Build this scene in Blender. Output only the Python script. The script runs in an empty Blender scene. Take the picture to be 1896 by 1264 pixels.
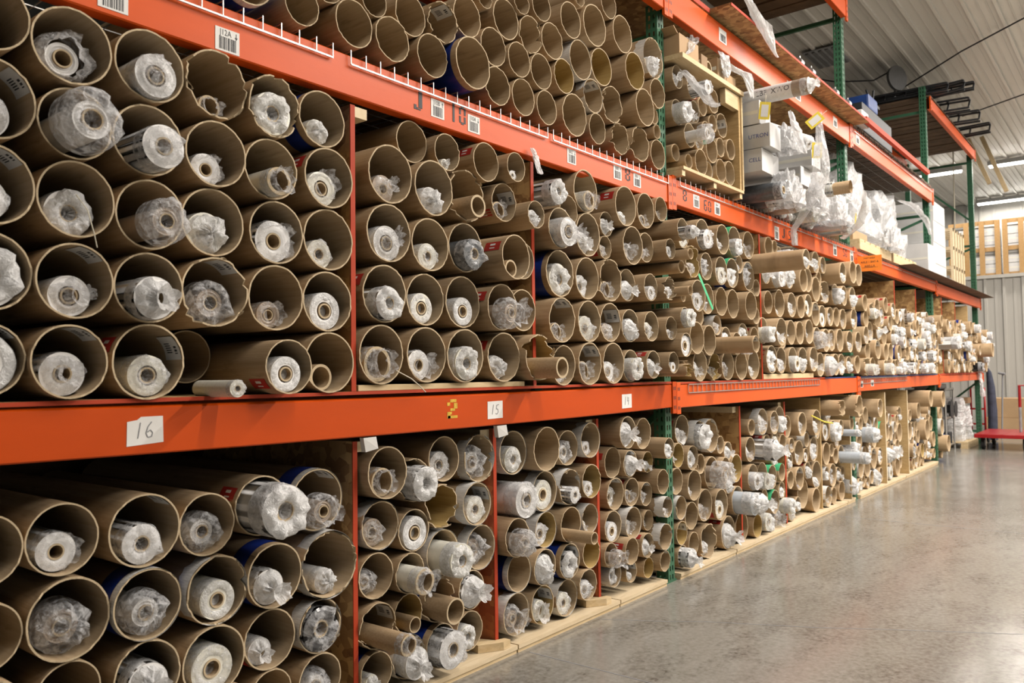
import bpy, bmesh, math, random
from math import sin, cos, pi, radians as RAD
from mathutils import Vector, Matrix, noise
random.seed(7)
S = bpy.context.scene
COL = S.collection
# ---------------------------------------------------------------- camera, world, light, exposure
def setup_camera():
    yaw, pitch, roll = RAD(38.42), RAD(2.34), RAD(-.75)
    f = Vector((cos(yaw)*cos(pitch), sin(yaw)*cos(pitch), sin(pitch)))
    r = Vector((sin(yaw), -cos(yaw), 0)); u = r.cross(f)
    r2 = r*cos(roll)+u*sin(roll); u2 = -r*sin(roll)+u*cos(roll)
    cam = bpy.data.cameras.new('camera'); ob = bpy.data.objects.new('camera', cam); COL.objects.link(ob)
    M = Matrix((r2, u2, -f)).transposed().to_4x4(); M.translation = Vector((0, -2.2, 1.22))
    ob.matrix_world = M
    cam.sensor_width = 36; cam.lens = 1500/1896*36
    cam.clip_start = .05; cam.clip_end = 100
    cam.dof.use_dof = True; cam.dof.focus_distance = 3.6; cam.dof.aperture_fstop = 4.5
    S.camera = ob
setup_camera()
W = bpy.data.worlds.new('world'); S.world = W; W.use_nodes = True
W.node_tree.nodes['Background'].inputs[0].default_value = (1, .93, .84, 1)
W.node_tree.nodes['Background'].inputs[1].default_value = .012
S.view_settings.view_transform = 'Standard'; S.view_settings.look = 'None'
S.view_settings.exposure = 0.33; S.view_settings.gamma = 1
S.cycles.max_bounces = 7; S.cycles.diffuse_bounces = 1; S.cycles.glossy_bounces = 3
S.cycles.transmission_bounces = 4; S.cycles.transparent_max_bounces = 10
S.cycles.sample_clamp_indirect = 4; S.cycles.caustics_reflective = False; S.cycles.caustics_refractive = False
S.cycles.use_denoising = True

# ---------------------------------------------------------------- materials
MATS = {}
def nodes_of(name):
    m = bpy.data.materials.new(name); m.use_nodes = True; nt = m.node_tree
    return m, nt, nt.nodes['Principled BSDF']
def mix_color(nt, fac, a, b):
    n = nt.nodes.new('ShaderNodeMix'); n.data_type = 'RGBA'
    if fac is not None: nt.links.new(fac, n.inputs[0])
    for i, v in ((6, a), (7, b)):
        if isinstance(v, tuple): n.inputs[i].default_value = (*v, 1)
        else: nt.links.new(v, n.inputs[i])
    return n.outputs[2]
def noise_tex(nt, scale, detail=3, rough=.55, vec=None, dist=0):
    n = nt.nodes.new('ShaderNodeTexNoise'); n.inputs['Scale'].default_value = scale
    n.inputs['Detail'].default_value = detail; n.inputs['Roughness'].default_value = rough
    n.inputs['Distortion'].default_value = dist
    if vec is not None: nt.links.new(vec, n.inputs['Vector'])
    return n.outputs['Fac']
def ramp(nt, fac, a, b):
    n = nt.nodes.new('ShaderNodeMapRange'); n.inputs[1].default_value = a; n.inputs[2].default_value = b
    nt.links.new(fac, n.inputs[0]); return n.outputs[0]
def coords(nt, kind='Object', scale=None):
    t = nt.nodes.new('ShaderNodeTexCoord').outputs[kind]
    if scale:
        mp = nt.nodes.new('ShaderNodeMapping'); mp.inputs['Scale'].default_value = scale
        nt.links.new(t, mp.inputs[0]); return mp.outputs[0]
    return t
def bump(nt, b, fac, strength, dist=.01):
    n = nt.nodes.new('ShaderNodeBump'); n.inputs['Strength'].default_value = strength; n.inputs['Distance'].default_value = dist
    nt.links.new(fac, n.inputs['Height']); nt.links.new(n.outputs[0], b.inputs['Normal'])
def plain(name, col, rough=.6, metal=0, var=0.0, scale=12, spec=.5, b=0):
    m, nt, p = nodes_of(name); p.inputs['Roughness'].default_value = rough; p.inputs['Metallic'].default_value = metal
    p.inputs['Specular IOR Level'].default_value = spec
    if var or b:
        f = noise_tex(nt, scale, 4, .6, coords(nt))
        c2 = tuple(max(0, c*(1-var)) for c in col); c1 = tuple(min(1, c*(1+var)) for c in col)
        nt.links.new(mix_color(nt, ramp(nt, f, .3, .7), c2, c1), p.inputs['Base Color'])
        if b: bump(nt, p, f, b)
    else: p.inputs['Base Color'].default_value = (*col, 1)
    MATS[name] = m; return m
def kraft(name, col, col2, var=.22):
    m, nt, p = nodes_of(name); p.inputs['Roughness'].default_value = .78; p.inputs['Specular IOR Level'].default_value = .25
    info = nt.nodes.new('ShaderNodeObjectInfo')
    f = noise_tex(nt, 9, 5, .65, coords(nt, 'Object', (1, .35, 1)))
    c = mix_color(nt, ramp(nt, f, .35, .72), col, col2)
    # scuffs along the tube
    f2 = noise_tex(nt, 3, 3, .6, coords(nt, 'Object', (1, 2.5, 1)))
    c = mix_color(nt, ramp(nt, f2, .58, .75), c, tuple(v*.78 for v in col))
    hs = nt.nodes.new('ShaderNodeHueSaturation'); nt.links.new(c, hs.inputs['Color'])
    v = nt.nodes.new('ShaderNodeMapRange'); v.inputs[3].default_value = 1-var; v.inputs[4].default_value = 1+var
    nt.links.new(info.outputs['Random'], v.inputs[0]); nt.links.new(v.outputs[0], hs.inputs['Value'])
    nt.links.new(hs.outputs[0], p.inputs['Base Color'])
    bump(nt, p, f, .15, .01)
    MATS[name] = m; return m
kraft('kraft', (.44, .30, .165), (.54, .385, .235), .14)
kraft('kraft_inside', (.47, .335, .195), (.56, .42, .265), .14)
kraft('kraft_ochre', (.47, .31, .11), (.55, .39, .16), .1)
plain('kraft_edge', (.55, .43, .27), .85, var=.2, scale=60)
def paint(name, col, worn, rough=.38, scale=5, wear=.62):
    m, nt, p = nodes_of(name); p.inputs['Roughness'].default_value = rough; p.inputs['Specular IOR Level'].default_value = .25
    v = coords(nt, 'Object', (.35, 1, 1))
    f = noise_tex(nt, scale, 5, .6, v); f2 = noise_tex(nt, scale*9, 4, .7, v)
    c = mix_color(nt, ramp(nt, f, .3, .75), tuple(x*.86 for x in col), col)
    c = mix_color(nt, ramp(nt, f2, wear+.04, wear+.12), c, worn)
    nt.links.new(c, p.inputs['Base Color']); bump(nt, p, f2, .04)
    MATS[name] = m; return m
paint('orange_paint', (.75, .105, .012), (.78, .26, .14), wear=.66)
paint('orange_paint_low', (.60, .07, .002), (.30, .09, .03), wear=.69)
paint('red_paint', (.48, .055, .018), (.35, .12, .05), .6, wear=.62)
paint('green_paint', (.052, .15, .083), (.25, .3, .25), .4, wear=.68)
def wood(name, a, b, sc=(1, 8, 8), knots=0):
    m, nt, p = nodes_of(name); p.inputs['Roughness'].default_value = .7
    v = coords(nt, 'Object', sc); f = noise_tex(nt, 6, 5, .6, v, 1.0)
    c = mix_color(nt, ramp(nt, f, .3, .7), a, b)
    nt.links.new(c, p.inputs['Base Color']); bump(nt, p, f, .1); MATS[name] = m; return m
wood('pine', (.60, .43, .22), (.74, .57, .34))
wood('pine_end', (.72, .56, .34), (.80, .66, .44), (6, 6, 6))
wood('plywood', (.50, .32, .13), (.66, .46, .22), (1, 1.5, 9))
wood('plywood_pale', (.62, .47, .28), (.74, .6, .4), (1, 6, 6))
wood('crate_wood', (.27, .15, .05), (.38, .23, .09))
def osb(name='osb', a=(.26, .13, .045), b=(.60, .38, .16)):
    m, nt, p = nodes_of(name); p.inputs['Roughness'].default_value = .75
    v = nt.nodes.new('ShaderNodeTexVoronoi'); v.inputs['Scale'].default_value = 30; v.inputs['Randomness'].default_value = 1
    nt.links.new(coords(nt, 'Object', (1, .8, 1)), v.inputs['Vector'])
    sep = nt.nodes.new('ShaderNodeSeparateColor'); nt.links.new(v.outputs['Color'], sep.inputs[0])
    c = mix_color(nt, sep.outputs[0], a, b)
    f = noise_tex(nt, 14, 5, .7, coords(nt)); c = mix_color(nt, ramp(nt, f, .55, .75), c, (.16, .075, .03))
    nt.links.new(c, p.inputs['Base Color']); bump(nt, p, sep.outputs[1], .25); MATS[name] = m
osb(); osb('osb_red', (.36, .07, .02), (.58, .19, .06))
def plastic(name, tint, lo, hi, rough=.2, scale=3, bumpy=.25):
    m, nt, p = nodes_of(name); out = nt.nodes['Material Output']
    v = coords(nt, 'Object')
    f = noise_tex(nt, scale, 4, .6, v, .8)
    p.inputs['Base Color'].default_value = (*tint, 1); p.inputs['Roughness'].default_value = rough
    p.inputs['Specular IOR Level'].default_value = 1.0
    f2 = noise_tex(nt, scale*2.2, 3, .5, v, 1.5)
    bump(nt, p, f2, bumpy, .3)
    tl = nt.nodes.new('ShaderNodeBsdfTranslucent'); tl.inputs[0].default_value = (*tint, 1)
    m1 = nt.nodes.new('ShaderNodeMixShader'); m1.inputs[0].default_value = .3
    nt.links.new(p.outputs[0], m1.inputs[1]); nt.links.new(tl.outputs[0], m1.inputs[2])
    tr = nt.nodes.new('ShaderNodeBsdfTransparent'); tr.inputs[0].default_value = (.98, .98, .98, 1)
    mx = nt.nodes.new('ShaderNodeMixShader')
    mr = nt.nodes.new('ShaderNodeMapRange'); mr.inputs[1].default_value = .36; mr.inputs[2].default_value = .64
    mr.inputs[3].default_value = lo; mr.inputs[4].default_value = hi
    nt.links.new(f, mr.inputs[0]); nt.links.new(mr.outputs[0], mx.inputs[0])
    nt.links.new(tr.outputs[0], mx.inputs[1]); nt.links.new(m1.outputs[0], mx.inputs[2]); nt.links.new(mx.outputs[0], out.inputs[0])
    MATS[name] = m; return m
plastic('bag_clear', (.96, .96, .97), .10, .68, .09, 3, .35)
plastic('bag_white', (.97, .965, .955), .5, 1.0, .14, 3, .3)
plastic('wrap', (.92, .92, .92), .5, 1.0, .15, 9, .3)
plain('film_white', (.86, .84, .81), .35, var=.08, scale=3)
plain('film_cream', (.80, .77, .66), .3, var=.08, scale=3)
plain('film_tan', (.42, .33, .25), .3, var=.1, scale=3)
plain('film_grey', (.11, .12, .13), .22, var=.2, scale=3)
plain('film_silver', (.52, .56, .60), .25, var=.08, scale=3)
plain('film_black', (.012, .012, .014), .15)
plain('film_purple', (.16, .10, .22), .3, var=.2)
plain('tape_white', (.78, .75, .70), .35, var=.22, scale=25)
plain('tape_blue', (.012, .035, .24), .3, var=.15)
plain('tape_green', (.08, .52, .24), .4, var=.1)
plain('paper_white', (.80, .78, .74), .6, var=.04)
plain('ink_black', (.02, .02, .022), .6)
plain('ink_grey', (.25, .25, .26), .7)
plain('ink_blue', (.05, .09, .32), .6)
plain('print_red', (.42, .028, .02), .55, var=.15)
plain('yellow_tag', (.86, .66, .04), .5)
plain('yellow_paint', (.62, .38, .03), .6, var=.3, scale=60)
plain('orange_paper', (.95, .27, .03), .6, var=.03)
plain('zinc', (.55, .54, .52), .35, .85)
plain('galv', (.42, .43, .45), .4, .6, var=.2)
plain('rubber', (.02, .02, .02), .7)
plain('red_metal', (.36, .010, .014), .3, var=.1)
plain('cardboard', (.46, .30, .16), .8, var=.08, scale=4)
plain('cardboard_dark', (.30, .19, .10), .8, var=.1, scale=4)
plain('carton_white', (.66, .65, .63), .6, var=.05)
plain('black_stuff', (.015, .017, .02), .5, var=.3)
plain('blue_stuff', (.015, .05, .20), .45, var=.2)
plain('grey_disc', (.16, .16, .16), .5, var=.1)
plain('dark_cloth', (.045, .05, .075), .9, var=.4, scale=9)
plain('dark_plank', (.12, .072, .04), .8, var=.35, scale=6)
plain('wall_darkened', (.05, .055, .05), .6, var=.3)  # shade put into the wall colour, keeps the space behind the rack dark
plain('string', (.72, .66, .52), .8)
def emit(name, col, st):
    m, nt, p = nodes_of(name); p.inputs['Base Color'].default_value = (.8, .8, .8, 1)
    p.inputs['Emission Color'].default_value = (*col, 1); p.inputs['Emission Strength'].default_value = st; MATS[name] = m
emit('lamp_glow', (1, .96, .88), 14)
def concrete():
    m, nt, p = nodes_of('concrete'); v = coords(nt)
    f = noise_tex(nt, .9, 6, .62, v, .6); f2 = noise_tex(nt, 5, 6, .7, coords(nt, 'Object', (.5, 1, 1)), .3); f3 = noise_tex(nt, 40, 3, .6, v)
    c = mix_color(nt, ramp(nt, f, .33, .66), (.145, .128, .10), (.25, .232, .198))
    c = mix_color(nt, ramp(nt, f2, .48, .66), c, (.10, .086, .066))
    c = mix_color(nt, ramp(nt, f3, .3, .9), c, (.34, .32, .285))
    nt.links.new(c, p.inputs['Base Color'])
    mr = nt.nodes.new('ShaderNodeMapRange'); mr.inputs[3].default_value = .09; mr.inputs[4].default_value = .26
    nt.links.new(f2, mr.inputs[0]); nt.links.new(mr.outputs[0], p.inputs['Roughness']); p.inputs['Specular IOR Level'].default_value = .55
    bump(nt, p, f3, .03, .01); MATS['concrete'] = m
concrete()
def ribbed(name, col, axis, pitch):
    m, nt, p = nodes_of(name); p.inputs['Roughness'].default_value = .4
    f = noise_tex(nt, .6, 4, .6, coords(nt)); nt.links.new(mix_color(nt, f, tuple(x*.88 for x in col), col), p.inputs['Base Color'])
    MATS[name] = m
ribbed('ceiling_metal', (.86, .83, .76), 0, .3); ribbed('wall_metal', (.60, .575, .52), 0, .3)

# ---------------------------------------------------------------- mesh helpers
def link(name, me, parent=None, loc=None):
    o = bpy.data.objects.new(name, me); COL.objects.link(o)
    if parent is not None: o.parent = parent
    if loc is not None: o.location = loc
    return o
def tag(o, label=None, cat=None, group=None, kind=None):
    if label: o['label'] = label
    if cat: o['category'] = cat
    if group: o['group'] = group
    if kind: o['kind'] = kind
    return o
class MB:
    """collects faces; build() links ONE mesh object"""
    def __init__(s): s.v = []; s.f = []; s.m = []
    def box(s, x0, x1, y0, y1, z0, z1, m=0):
        n = len(s.v)
        s.v += [(x, y, z) for z in (z0, z1) for y in (y0, y1) for x in (x0, x1)]
        for q in ((0, 2, 3, 1), (4, 5, 7, 6), (0, 1, 5, 4), (2, 6, 7, 3), (0, 4, 6, 2), (1, 3, 7, 5)):
            s.f.append(tuple(n+i for i in q)); s.m.append(m)
        return s
    def quad(s, a, b, c, d, m=0):
        n = len(s.v); s.v += [tuple(a), tuple(b), tuple(c), tuple(d)]; s.f.append((n, n+1, n+2, n+3)); s.m.append(m); return s
    def bar(s, a, b, w, h, m=0, up=(0, 0, 1)):
        a, b = Vector(a), Vector(b); d = (b-a).normalized(); u = Vector(up)
        if abs(d.dot(u)) > .95: u = Vector((1, 0, 0))
        x = d.cross(u).normalized(); z = x.cross(d); n = len(s.v)
        for p in (a, b):
            for i, j in ((-1, -1), (1, -1), (1, 1), (-1, 1)): s.v.append(tuple(p+x*w/2*i+z*h/2*j))
        for q in ((0, 1, 2, 3), (7, 6, 5, 4), (0, 4, 5, 1), (1, 5, 6, 2), (2, 6, 7, 3), (3, 7, 4, 0)):
            s.f.append(tuple(n+i for i in q)); s.m.append(m)
        return s
    def tube(s, pts, r, seg=8, m=0, cap=True):
        pts = [Vector(p) for p in pts]; n = len(s.v)
        for i, p in enumerate(pts):
            d = (pts[min(i+1, len(pts)-1)]-pts[max(i-1, 0)]).normalized()
            u = Vector((0, 0, 1)) if abs(d.z) < .9 else Vector((1, 0, 0))
            x = d.cross(u).normalized(); z = x.cross(d); rr = r[i] if isinstance(r, (list, tuple)) else r
            for k in range(seg): s.v.append(tuple(p+(x*cos(2*pi*k/seg)+z*sin(2*pi*k/seg))*rr))
        for i in range(len(pts)-1):
            for k in range(seg):
                a = n+i*seg+k; b = n+i*seg+(k+1) % seg; s.f.append((a, b, b+seg, a+seg)); s.m.append(m)
        if cap:
            s.f.append(tuple(n+k for k in range(seg))[::-1]); s.m.append(m)
            s.f.append(tuple(n+(len(pts)-1)*seg+k for k in range(seg))); s.m.append(m)
        return s
    def mesh(s, name, mats, smooth=False, bevel=0):
        me = bpy.data.meshes.new(name); me.from_pydata(s.v, [], s.f)
        for x in (mats if isinstance(mats, (list, tuple)) else [mats]): me.materials.append(MATS[x])
        for p, mi in zip(me.polygons, s.m): p.material_index = mi; p.use_smooth = smooth
        bm = bmesh.new(); bm.from_mesh(me); bmesh.ops.recalc_face_normals(bm, faces=bm.faces)
        if bevel:
            bmesh.ops.bevel(bm, geom=list(bm.edges), offset=bevel, segments=2, affect='EDGES', profile=.6, clamp_overlap=True)
        bm.to_mesh(me); bm.free(); me.update(); return me
    def build(s, name, mats, parent=None, loc=None, smooth=False, bevel=0):
        return link(name, s.mesh(name, mats, smooth, bevel), parent, loc)
def empty(name, loc=(0, 0, 0)):
    o = bpy.data.objects.new(name, None); COL.objects.link(o); o.location = loc; o.empty_display_size = .05; return o
def struct(mb, name, mats, **k): return tag(mb.build(name, mats, **k), kind='structure')
_txt = {}
def text_geo(t, size):
    """flat glyph outline of a string, centred, width/height in metres"""
    key = (t, size)
    if key not in _txt:
        cu = bpy.data.curves.new('glyphs', 'FONT'); cu.body = t; cu.size = size; cu.align_x = 'CENTER'; cu.align_y = 'CENTER'; cu.resolution_u = 2
        ob = bpy.data.objects.new('glyphs', cu); COL.objects.link(ob)
        me = bpy.data.meshes.new_from_object(ob.evaluated_get(bpy.context.evaluated_depsgraph_get()))
        _txt[key] = ([v.co.copy() for v in me.vertices], [tuple(p.vertices) for p in me.polygons])
        COL.objects.unlink(ob); bpy.data.objects.remove(ob); bpy.data.curves.remove(cu); bpy.data.meshes.remove(me)
    return _txt[key]
def text_on(name, t, size, fn, mat, parent, sx=1):
    vs, fs = text_geo(t, size)
    me = bpy.data.meshes.new(name); me.from_pydata([tuple(fn(v.x*sx, v.y)) for v in vs], [], fs); me.materials.append(MATS[mat])
    o = link(name, me, parent)
    if parent is not None: o.matrix_parent_inverse = Matrix.Translation(parent.location).inverted()
    return o
def text_local(name, t, size, fn, mat, parent, sx=1):
    vs, fs = text_geo(t, size)
    me = bpy.data.meshes.new(name); me.from_pydata([tuple(fn(v.x*sx, v.y)) for v in vs], [], fs); me.materials.append(MATS[mat])
    return link(name, me, parent)

# ================================================================= the room
def room():
    struct(MB().box(-7, 24.2, -9, 7, -.12, 0), 'floor', 'concrete')
    # saw cuts and a crack, cut as thin dark grooves filled with joint compound
    b = MB()
    for x in (-1.3, 2.87, 7.05, 11.2, 15.4): b.box(x-.0025, x+.0025, -9, 0, 0, .0008)
    pts = [(3.46, .0), (3.62, -.28), (3.72, -.42), (3.95, -.9), (4.1, -1.15), (4.42, -1.72), (4.6, -2.1)]
    for p, q in zip(pts, pts[1:]): b.bar((*p, .0004), (*q, .0004), .004, .0008)
    struct(b, 'trim_1', 'ink_grey')
    c = MB().box(-7, 24.2, -9, 7, 5.52, 5.6)
    y = -9
    while y < 7:
        c.box(-7, 24, y, y+.035, 5.485, 5.52); c.box(-7, 24, y+.10, y+.11, 5.512, 5.52); c.box(-7, 24, y+.19, y+.20, 5.512, 5.52); y += .3
    struct(c, 'ceiling', 'ceiling_metal')
    w = MB().box(24, 24.2, -9, 7, 0, 5.52)
    y = -9
    while y < 7: w.box(23.97, 24, y, y+.05, 0, 5.5); y += .3
    struct(w, 'wall_far', 'wall_metal')
    struct(MB().box(-7, 24.2, 6.8, 7, 0, 5.52), 'wall_left', 'wall_darkened')
    struct(MB().box(-7, 24.2, -9.2, -9, 0, 5.52), 'wall_right', 'wall_metal')
    struct(MB().box(-7.2, -7, -9.2, 7, 0, 5.52), 'wall_rear', 'wall_metal')
    w = MB().box(19.5, 19.6, -9, 4.5, 0, 3.13)
    y = -9
    while y < 4.4:
        w.box(19.47, 19.5, y, y+.05, 0, 3.1); w.box(19.49, 19.5, y+.15, y+.2, 0, 3.1); y += .34
    w.box(19.44, 19.62, -9, 4.5, 3.1, 3.17); struct(w, 'wall_partition', 'wall_metal')
room()
def fixture(x, y0, y1, label, power):
    r = empty('strip_light', (x, (y0+y1)/2, 5.38)); h = (y1-y0)/2
    MB().box(-.07, .07, -h, h, 0, .09).build('housing', 'carton_white', r, bevel=.008)
    for s in (-.035, .035): MB().tube([(s, -h+.03, -.02), (s, h-.03, -.02)], .019, 10).build('fluorescent_tube', 'lamp_glow', r, smooth=True)
    tag(r, label, 'light', 'fluorescent strip lights under the ceiling')
    l = bpy.data.lights.new('lamp', 'AREA'); l.shape = 'RECTANGLE'; l.size = .16; l.size_y = 2*h; l.energy = power; l.color = (1, .93, .86)
    o = bpy.data.objects.new('lamp', l); COL.objects.link(o); o.parent = r; o.location = (0, 0, -.05)
fixture(19.1, .82, 1.85, 'bright strip light seen under the high gear deck, left of its neighbours', 45)
fixture(19.1, -3.2, .36, 'bright strip light nearest the top of the last upright', 120)
fixture(23.3, -3.0, 1.2, 'lower bright strip light in front of the far wall crates', 120)
for x, p in ((1.9, 75), (6.2, 255), (10.5, 230), (14.8, 200)):
    for y0, y1, s in ((-4.1, -1.7, 'nearer'), (-7.4, -5.0, 'farther')):
        fixture(x, y0, y1, 'aisle strip light out of frame, %s row, %s' % (s, {1.9: 'over the photographer', 6.2: 'facing the wooden crate', 10.5: 'facing the wrapped loads', 14.8: 'facing the rack end'}[x]), p)

# ================================================================= pallet rack
UX = [.61, 4.308, 8.03, 11.70, 15.13]
def perforated(b, x0, z0, z1, face):
    """sheet with two columns of tear-drop holes; face 'f' looks at -Y, 's' at -X"""
    def P(u, z): return (x0+u, 0, z) if face == 'f' else (x0, u, z)
    us = [0, .017, .029, .047, .059, .076]
    z = z0
    while z < z1:
        za, zb, zc = z, min(z+.032, z1), min(z+.051, z1)
        for i in range(5):
            b.quad(P(us[i], zb), P(us[i+1], zb), P(us[i+1], zc), P(us[i], zc))
            if i in (1, 3) :
                b.quad(P(us[i]+.003, za), P(us[i+1]-.003, za), P(us[i+1]-.003, za+.006), P(us[i]+.003, za+.006))
                continue
            b.quad(P(us[i], za), P(us[i+1], za), P(us[i+1], zb), P(us[i], zb))
        z += .051
def upright(x, top, label):
    r = empty('rack_upright', (x, 0, 0))
    for y, n in ((.052, 'front_post'), (1.0, 'rear_post')):
        b = MB()
        if n == 'front_post':
            perforated(b, -.038, .012, top, 'f'); perforated(b, -.038, .012, top, 's'); perforated(b, .038, .012, top, 's')
        else: b.box(-.038, .038, 0, .076, .012, top)
        b.box(-.06, .06, .0, .1, 0, .012); b.build(n, 'green_paint', r, (0, y, 0))
    for z in (.2, 1.05, 2.3, 3.24, 4.62):
        if z < top: MB().box(-.017, .017, .128, 1.0, z-.017, z+.017).build('horizontal_brace', 'green_paint', r)
    for z0, z1 in ((.25, 1.0), (2.86, 3.2), (3.64, 4.5)):
        a, c = ((.09, z1), (1.0, z0)) if z0 < 3.5 else ((.09, z0), (1.0, z1))
        if z1 < top: MB().bar((0, a[0], a[1]), (0, c[0], c[1]), .03, .03).build('diagonal_brace', 'green_paint', r)
    return tag(r, label, 'rack upright', 'green rack uprights')
upright(UX[1], 3.42, 'nearest green perforated upright, beside the wooden crate')
upright(UX[2], 5.1, 'second green upright behind the dangling plastic and orange paper sign')
upright(UX[3], 4.95, 'third green upright carrying the left end of the gear deck')
upright(UX[4], 4.75, 'last green upright in front of the corrugated wall')
upright(UX[0], 3.42, 'green upright just left of the frame')
BEAMS = {}
def beam(i, level, z0, z1, mat, label, lip=None, sag=0):
    xa, xb = UX[i]+.045, UX[i+1]-.045
    b = MB(); n = 14; prof = [(0, z0+.004), (.004, z0), (.05, z0), (.05, z1), (.012, z1), (.006, z1-.003), (0, z1-.008)]
    base = 0; k = len(prof)
    for j in range(n+1):
        t = j/n; x = xa+(xb-xa)*t
        for y, z in prof: b.v.append((x, y, z-sag*4*t*(1-t)))
    for j in range(n):
        for q in range(k):
            a = j*k+q; c = j*k+(q+1) % k; b.f.append((a, c, c+k, a+k)); b.m.append(0)
    o = b.build('rack_beam', mat)
    # end connectors hooked on the posts
    for x in ((UX[i]+.002, UX[i]+.05), (UX[i+1]-.05, UX[i+1]-.002)):
        c = MB().box(x[0], x[1], -.006, .011, z0-.035, z1+.012)
        for q in range(3):
            zc = z0-.01+q*.055
            for xx in (x[0]+.012, x[1]-.018): c.box(xx, xx+.007, -.0068, -.006, zc, zc+.02, 1)
        c.build('connector_plate', [mat, 'ink_black'], o, bevel=0)
    tag(o, label, 'rack beam', 'orange rack beams'); BEAMS[(i, level)] = (o, xa, xb, z0, z1); return o
def rear_beam(i, z0, z1, label):
    o = MB().box(UX[i]+.04, UX[i+1]-.04, 1.03, 1.08, z0, z1).build('rack_beam', 'orange_paint'); tag(o, label, 'rack beam', 'rear rack beams')
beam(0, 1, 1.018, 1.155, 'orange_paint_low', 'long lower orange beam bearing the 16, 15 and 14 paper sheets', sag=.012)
beam(1, 1, 1.012, 1.150, 'orange_paint', 'lower orange beam with drooping wire lip, right of first green upright')
beam(2, 1, 1.018, 1.145, 'orange_paint', 'lower orange beam right of second green upright, two small white tags')
beam(3, 1, 1.040, 1.135, 'orange_paint', 'lower orange beam ending beside the red cart')
beam(0, 2, 2.213, 2.363, 'orange_paint', 'upper orange beam stencilled J 10 with barcode labels')
beam(1, 2, 2.218, 2.375, 'orange_paint', 'upper orange beam stencilled J 50 under the bagged rolls')
beam(2, 2, 2.225, 2.365, 'orange_paint', 'upper orange beam right of the orange paper sign')
beam(3, 2, 2.205, 2.355, 'orange_paint', 'upper orange beam reaching the last green upright')
beam(0, 3, 3.37, 3.53, 'orange_paint', 'short piece of high orange beam left of nearest upright')
beam(1, 3, 3.375, 3.555, 'orange_paint', 'high orange beam with barcode labels under the chipboard deck')
beam(2, 3, 3.395, 3.56, 'orange_paint', 'high orange beam with wire prongs past the second upright')
beam(1, 4, 4.60, 4.76, 'orange_paint', 'highest orange beam at the top edge of the picture')
beam(3, 4, 4.66, 4.80, 'orange_paint', 'highest orange beam under the black gear deck')
for i in range(4):
    for z in (1.02, 2.22, 3.40):
        if (i, z) != (3, 3.40): rear_beam(i, z, z+.13, 'rear orange beam behind bay %s at %s' % (('of the 16 sheet', 'of the crate', 'of the orange sign', 'beside the cart')[i], {1.02: 'waist height', 2.22: 'head height', 3.40: 'the high deck'}[z]))
rear_beam(3, 4.68, 4.8, 'rear orange beam under the black gear deck')
# --- stencils, barcode labels and sheets on the beams
STEN = {'J': [(.55, .12, 1, 1), (.55, 0, .8, .08), (0, 0, .3, .25), (.34, 0, .5, .13)],
        '1': [(.35, 0, .65, 1)],
        '0': [(0, .08, .26, .45), (0, .55, .26, .92), (.74, .08, 1, .45), (.74, .55, 1, .92), (.3, 0, .7, .13), (.3, .87, .7, 1)],
        '8': [(0, .08, .26, .44), (0, .56, .26, .92), (.74, .08, 1, .44), (.74, .56, 1, .92), (.3, 0, .7, .13), (.3, .87, .7, 1), (.3, .44, .7, .56)],
        '6': [(0, .08, .26, .92), (.74, .08, 1, .44), (.3, 0, .7, .13), (.3, .87, .9, 1), (.3, .46, .7, .58)],
        '5': [(0, .54, .26, .92), (.74, .08, 1, .46), (0, 0, .7, .13), (.3, .87, 1, 1), (.3, .46, .7, .58)],
        'A': [(0, 0, .26, .9), (.74, 0, 1, .9), (.2, .88, .8, 1), (.3, .4, .7, .52)],
        'B': [(0, 0, .26, 1), (.74, .08, 1, .44), (.74, .56, 1, .92), (.3, 0, .7, .13), (.3, .87, .7, 1), (.3, .44, .7, .56)]}
def stencil(bm, s, x, z, h, w, mat='ink_black'):
    b = MB(); cx = x
    for ch in s:
        if ch != ' ':
            for a, c, d, e in STEN[ch]: b.box(cx+a*w, cx+d*w, -.0012, .0, z+c*h, z+e*h)
        cx += w*1.35
    tag(b.build('stencilled_number', mat, bm), 'black stencilled %s' % s)
stencil(BEAMS[(0, 2)][0], 'J', 2.185, 2.248, .074, .045)
stencil(BEAMS[(0, 2)][0], '10', 2.39, 2.250, .074, .040)
stencil(BEAMS[(0, 2)][0], '8', 3.775, 2.258, .070, .05)
stencil(BEAMS[(1, 2)][0], '8', 4.455, 2.256, .070, .05)
stencil(BEAMS[(1, 2)][0], '60', 4.745, 2.240, .072, .045)
stencil(BEAMS[(1, 2)][0], 'J 50', 6.12, 2.238, .074, .05)
stencil(BEAMS[(1, 2)][0], '50', 7.66, 2.262, .074, .05)
def barcode(bm, x, z, t, w=.083, h=.072, arrow='v', y=0):
    b = MB().box(x-w/2, x+w/2, y-.0015, y, z-h/2, z+h/2); rr = random.Random(int(x*1000)); u = x-w*.34
    while u < x+w*.34:
        s = rr.choice((.0015, .0025, .004)); b.box(u, u+s, y-.002, y-.0015, z-h*.42, z+h*.12, 1); u += s+rr.choice((.0015, .003))
    o = b.build('barcode_label', ['paper_white', 'ink_black'], bm)
    if t:
        text_local('lettering', t, h*.36, lambda a, c: (x-w*.08+a, y-.0021, z+h*.30+c), 'ink_black', o, .8)
        s = 1 if arrow == '^' else -1; a = MB(); ax = x+w*.36; az = z+h*.28
        a.box(ax-.0012, ax+.0012, y-.002, y-.0015, az-h*.13, az+h*.13)
        a.quad((ax-.005, y-.0021, az+s*h*.03), (ax+.005, y-.0021, az+s*h*.03), (ax, y-.0021, az+s*h*.16), (ax, y-.0021, az+s*h*.16)); a.build('arrow', 'ink_black', o)
    return o
B02, B12 = BEAMS[(0, 2)][0], BEAMS[(1, 2)][0]
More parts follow.
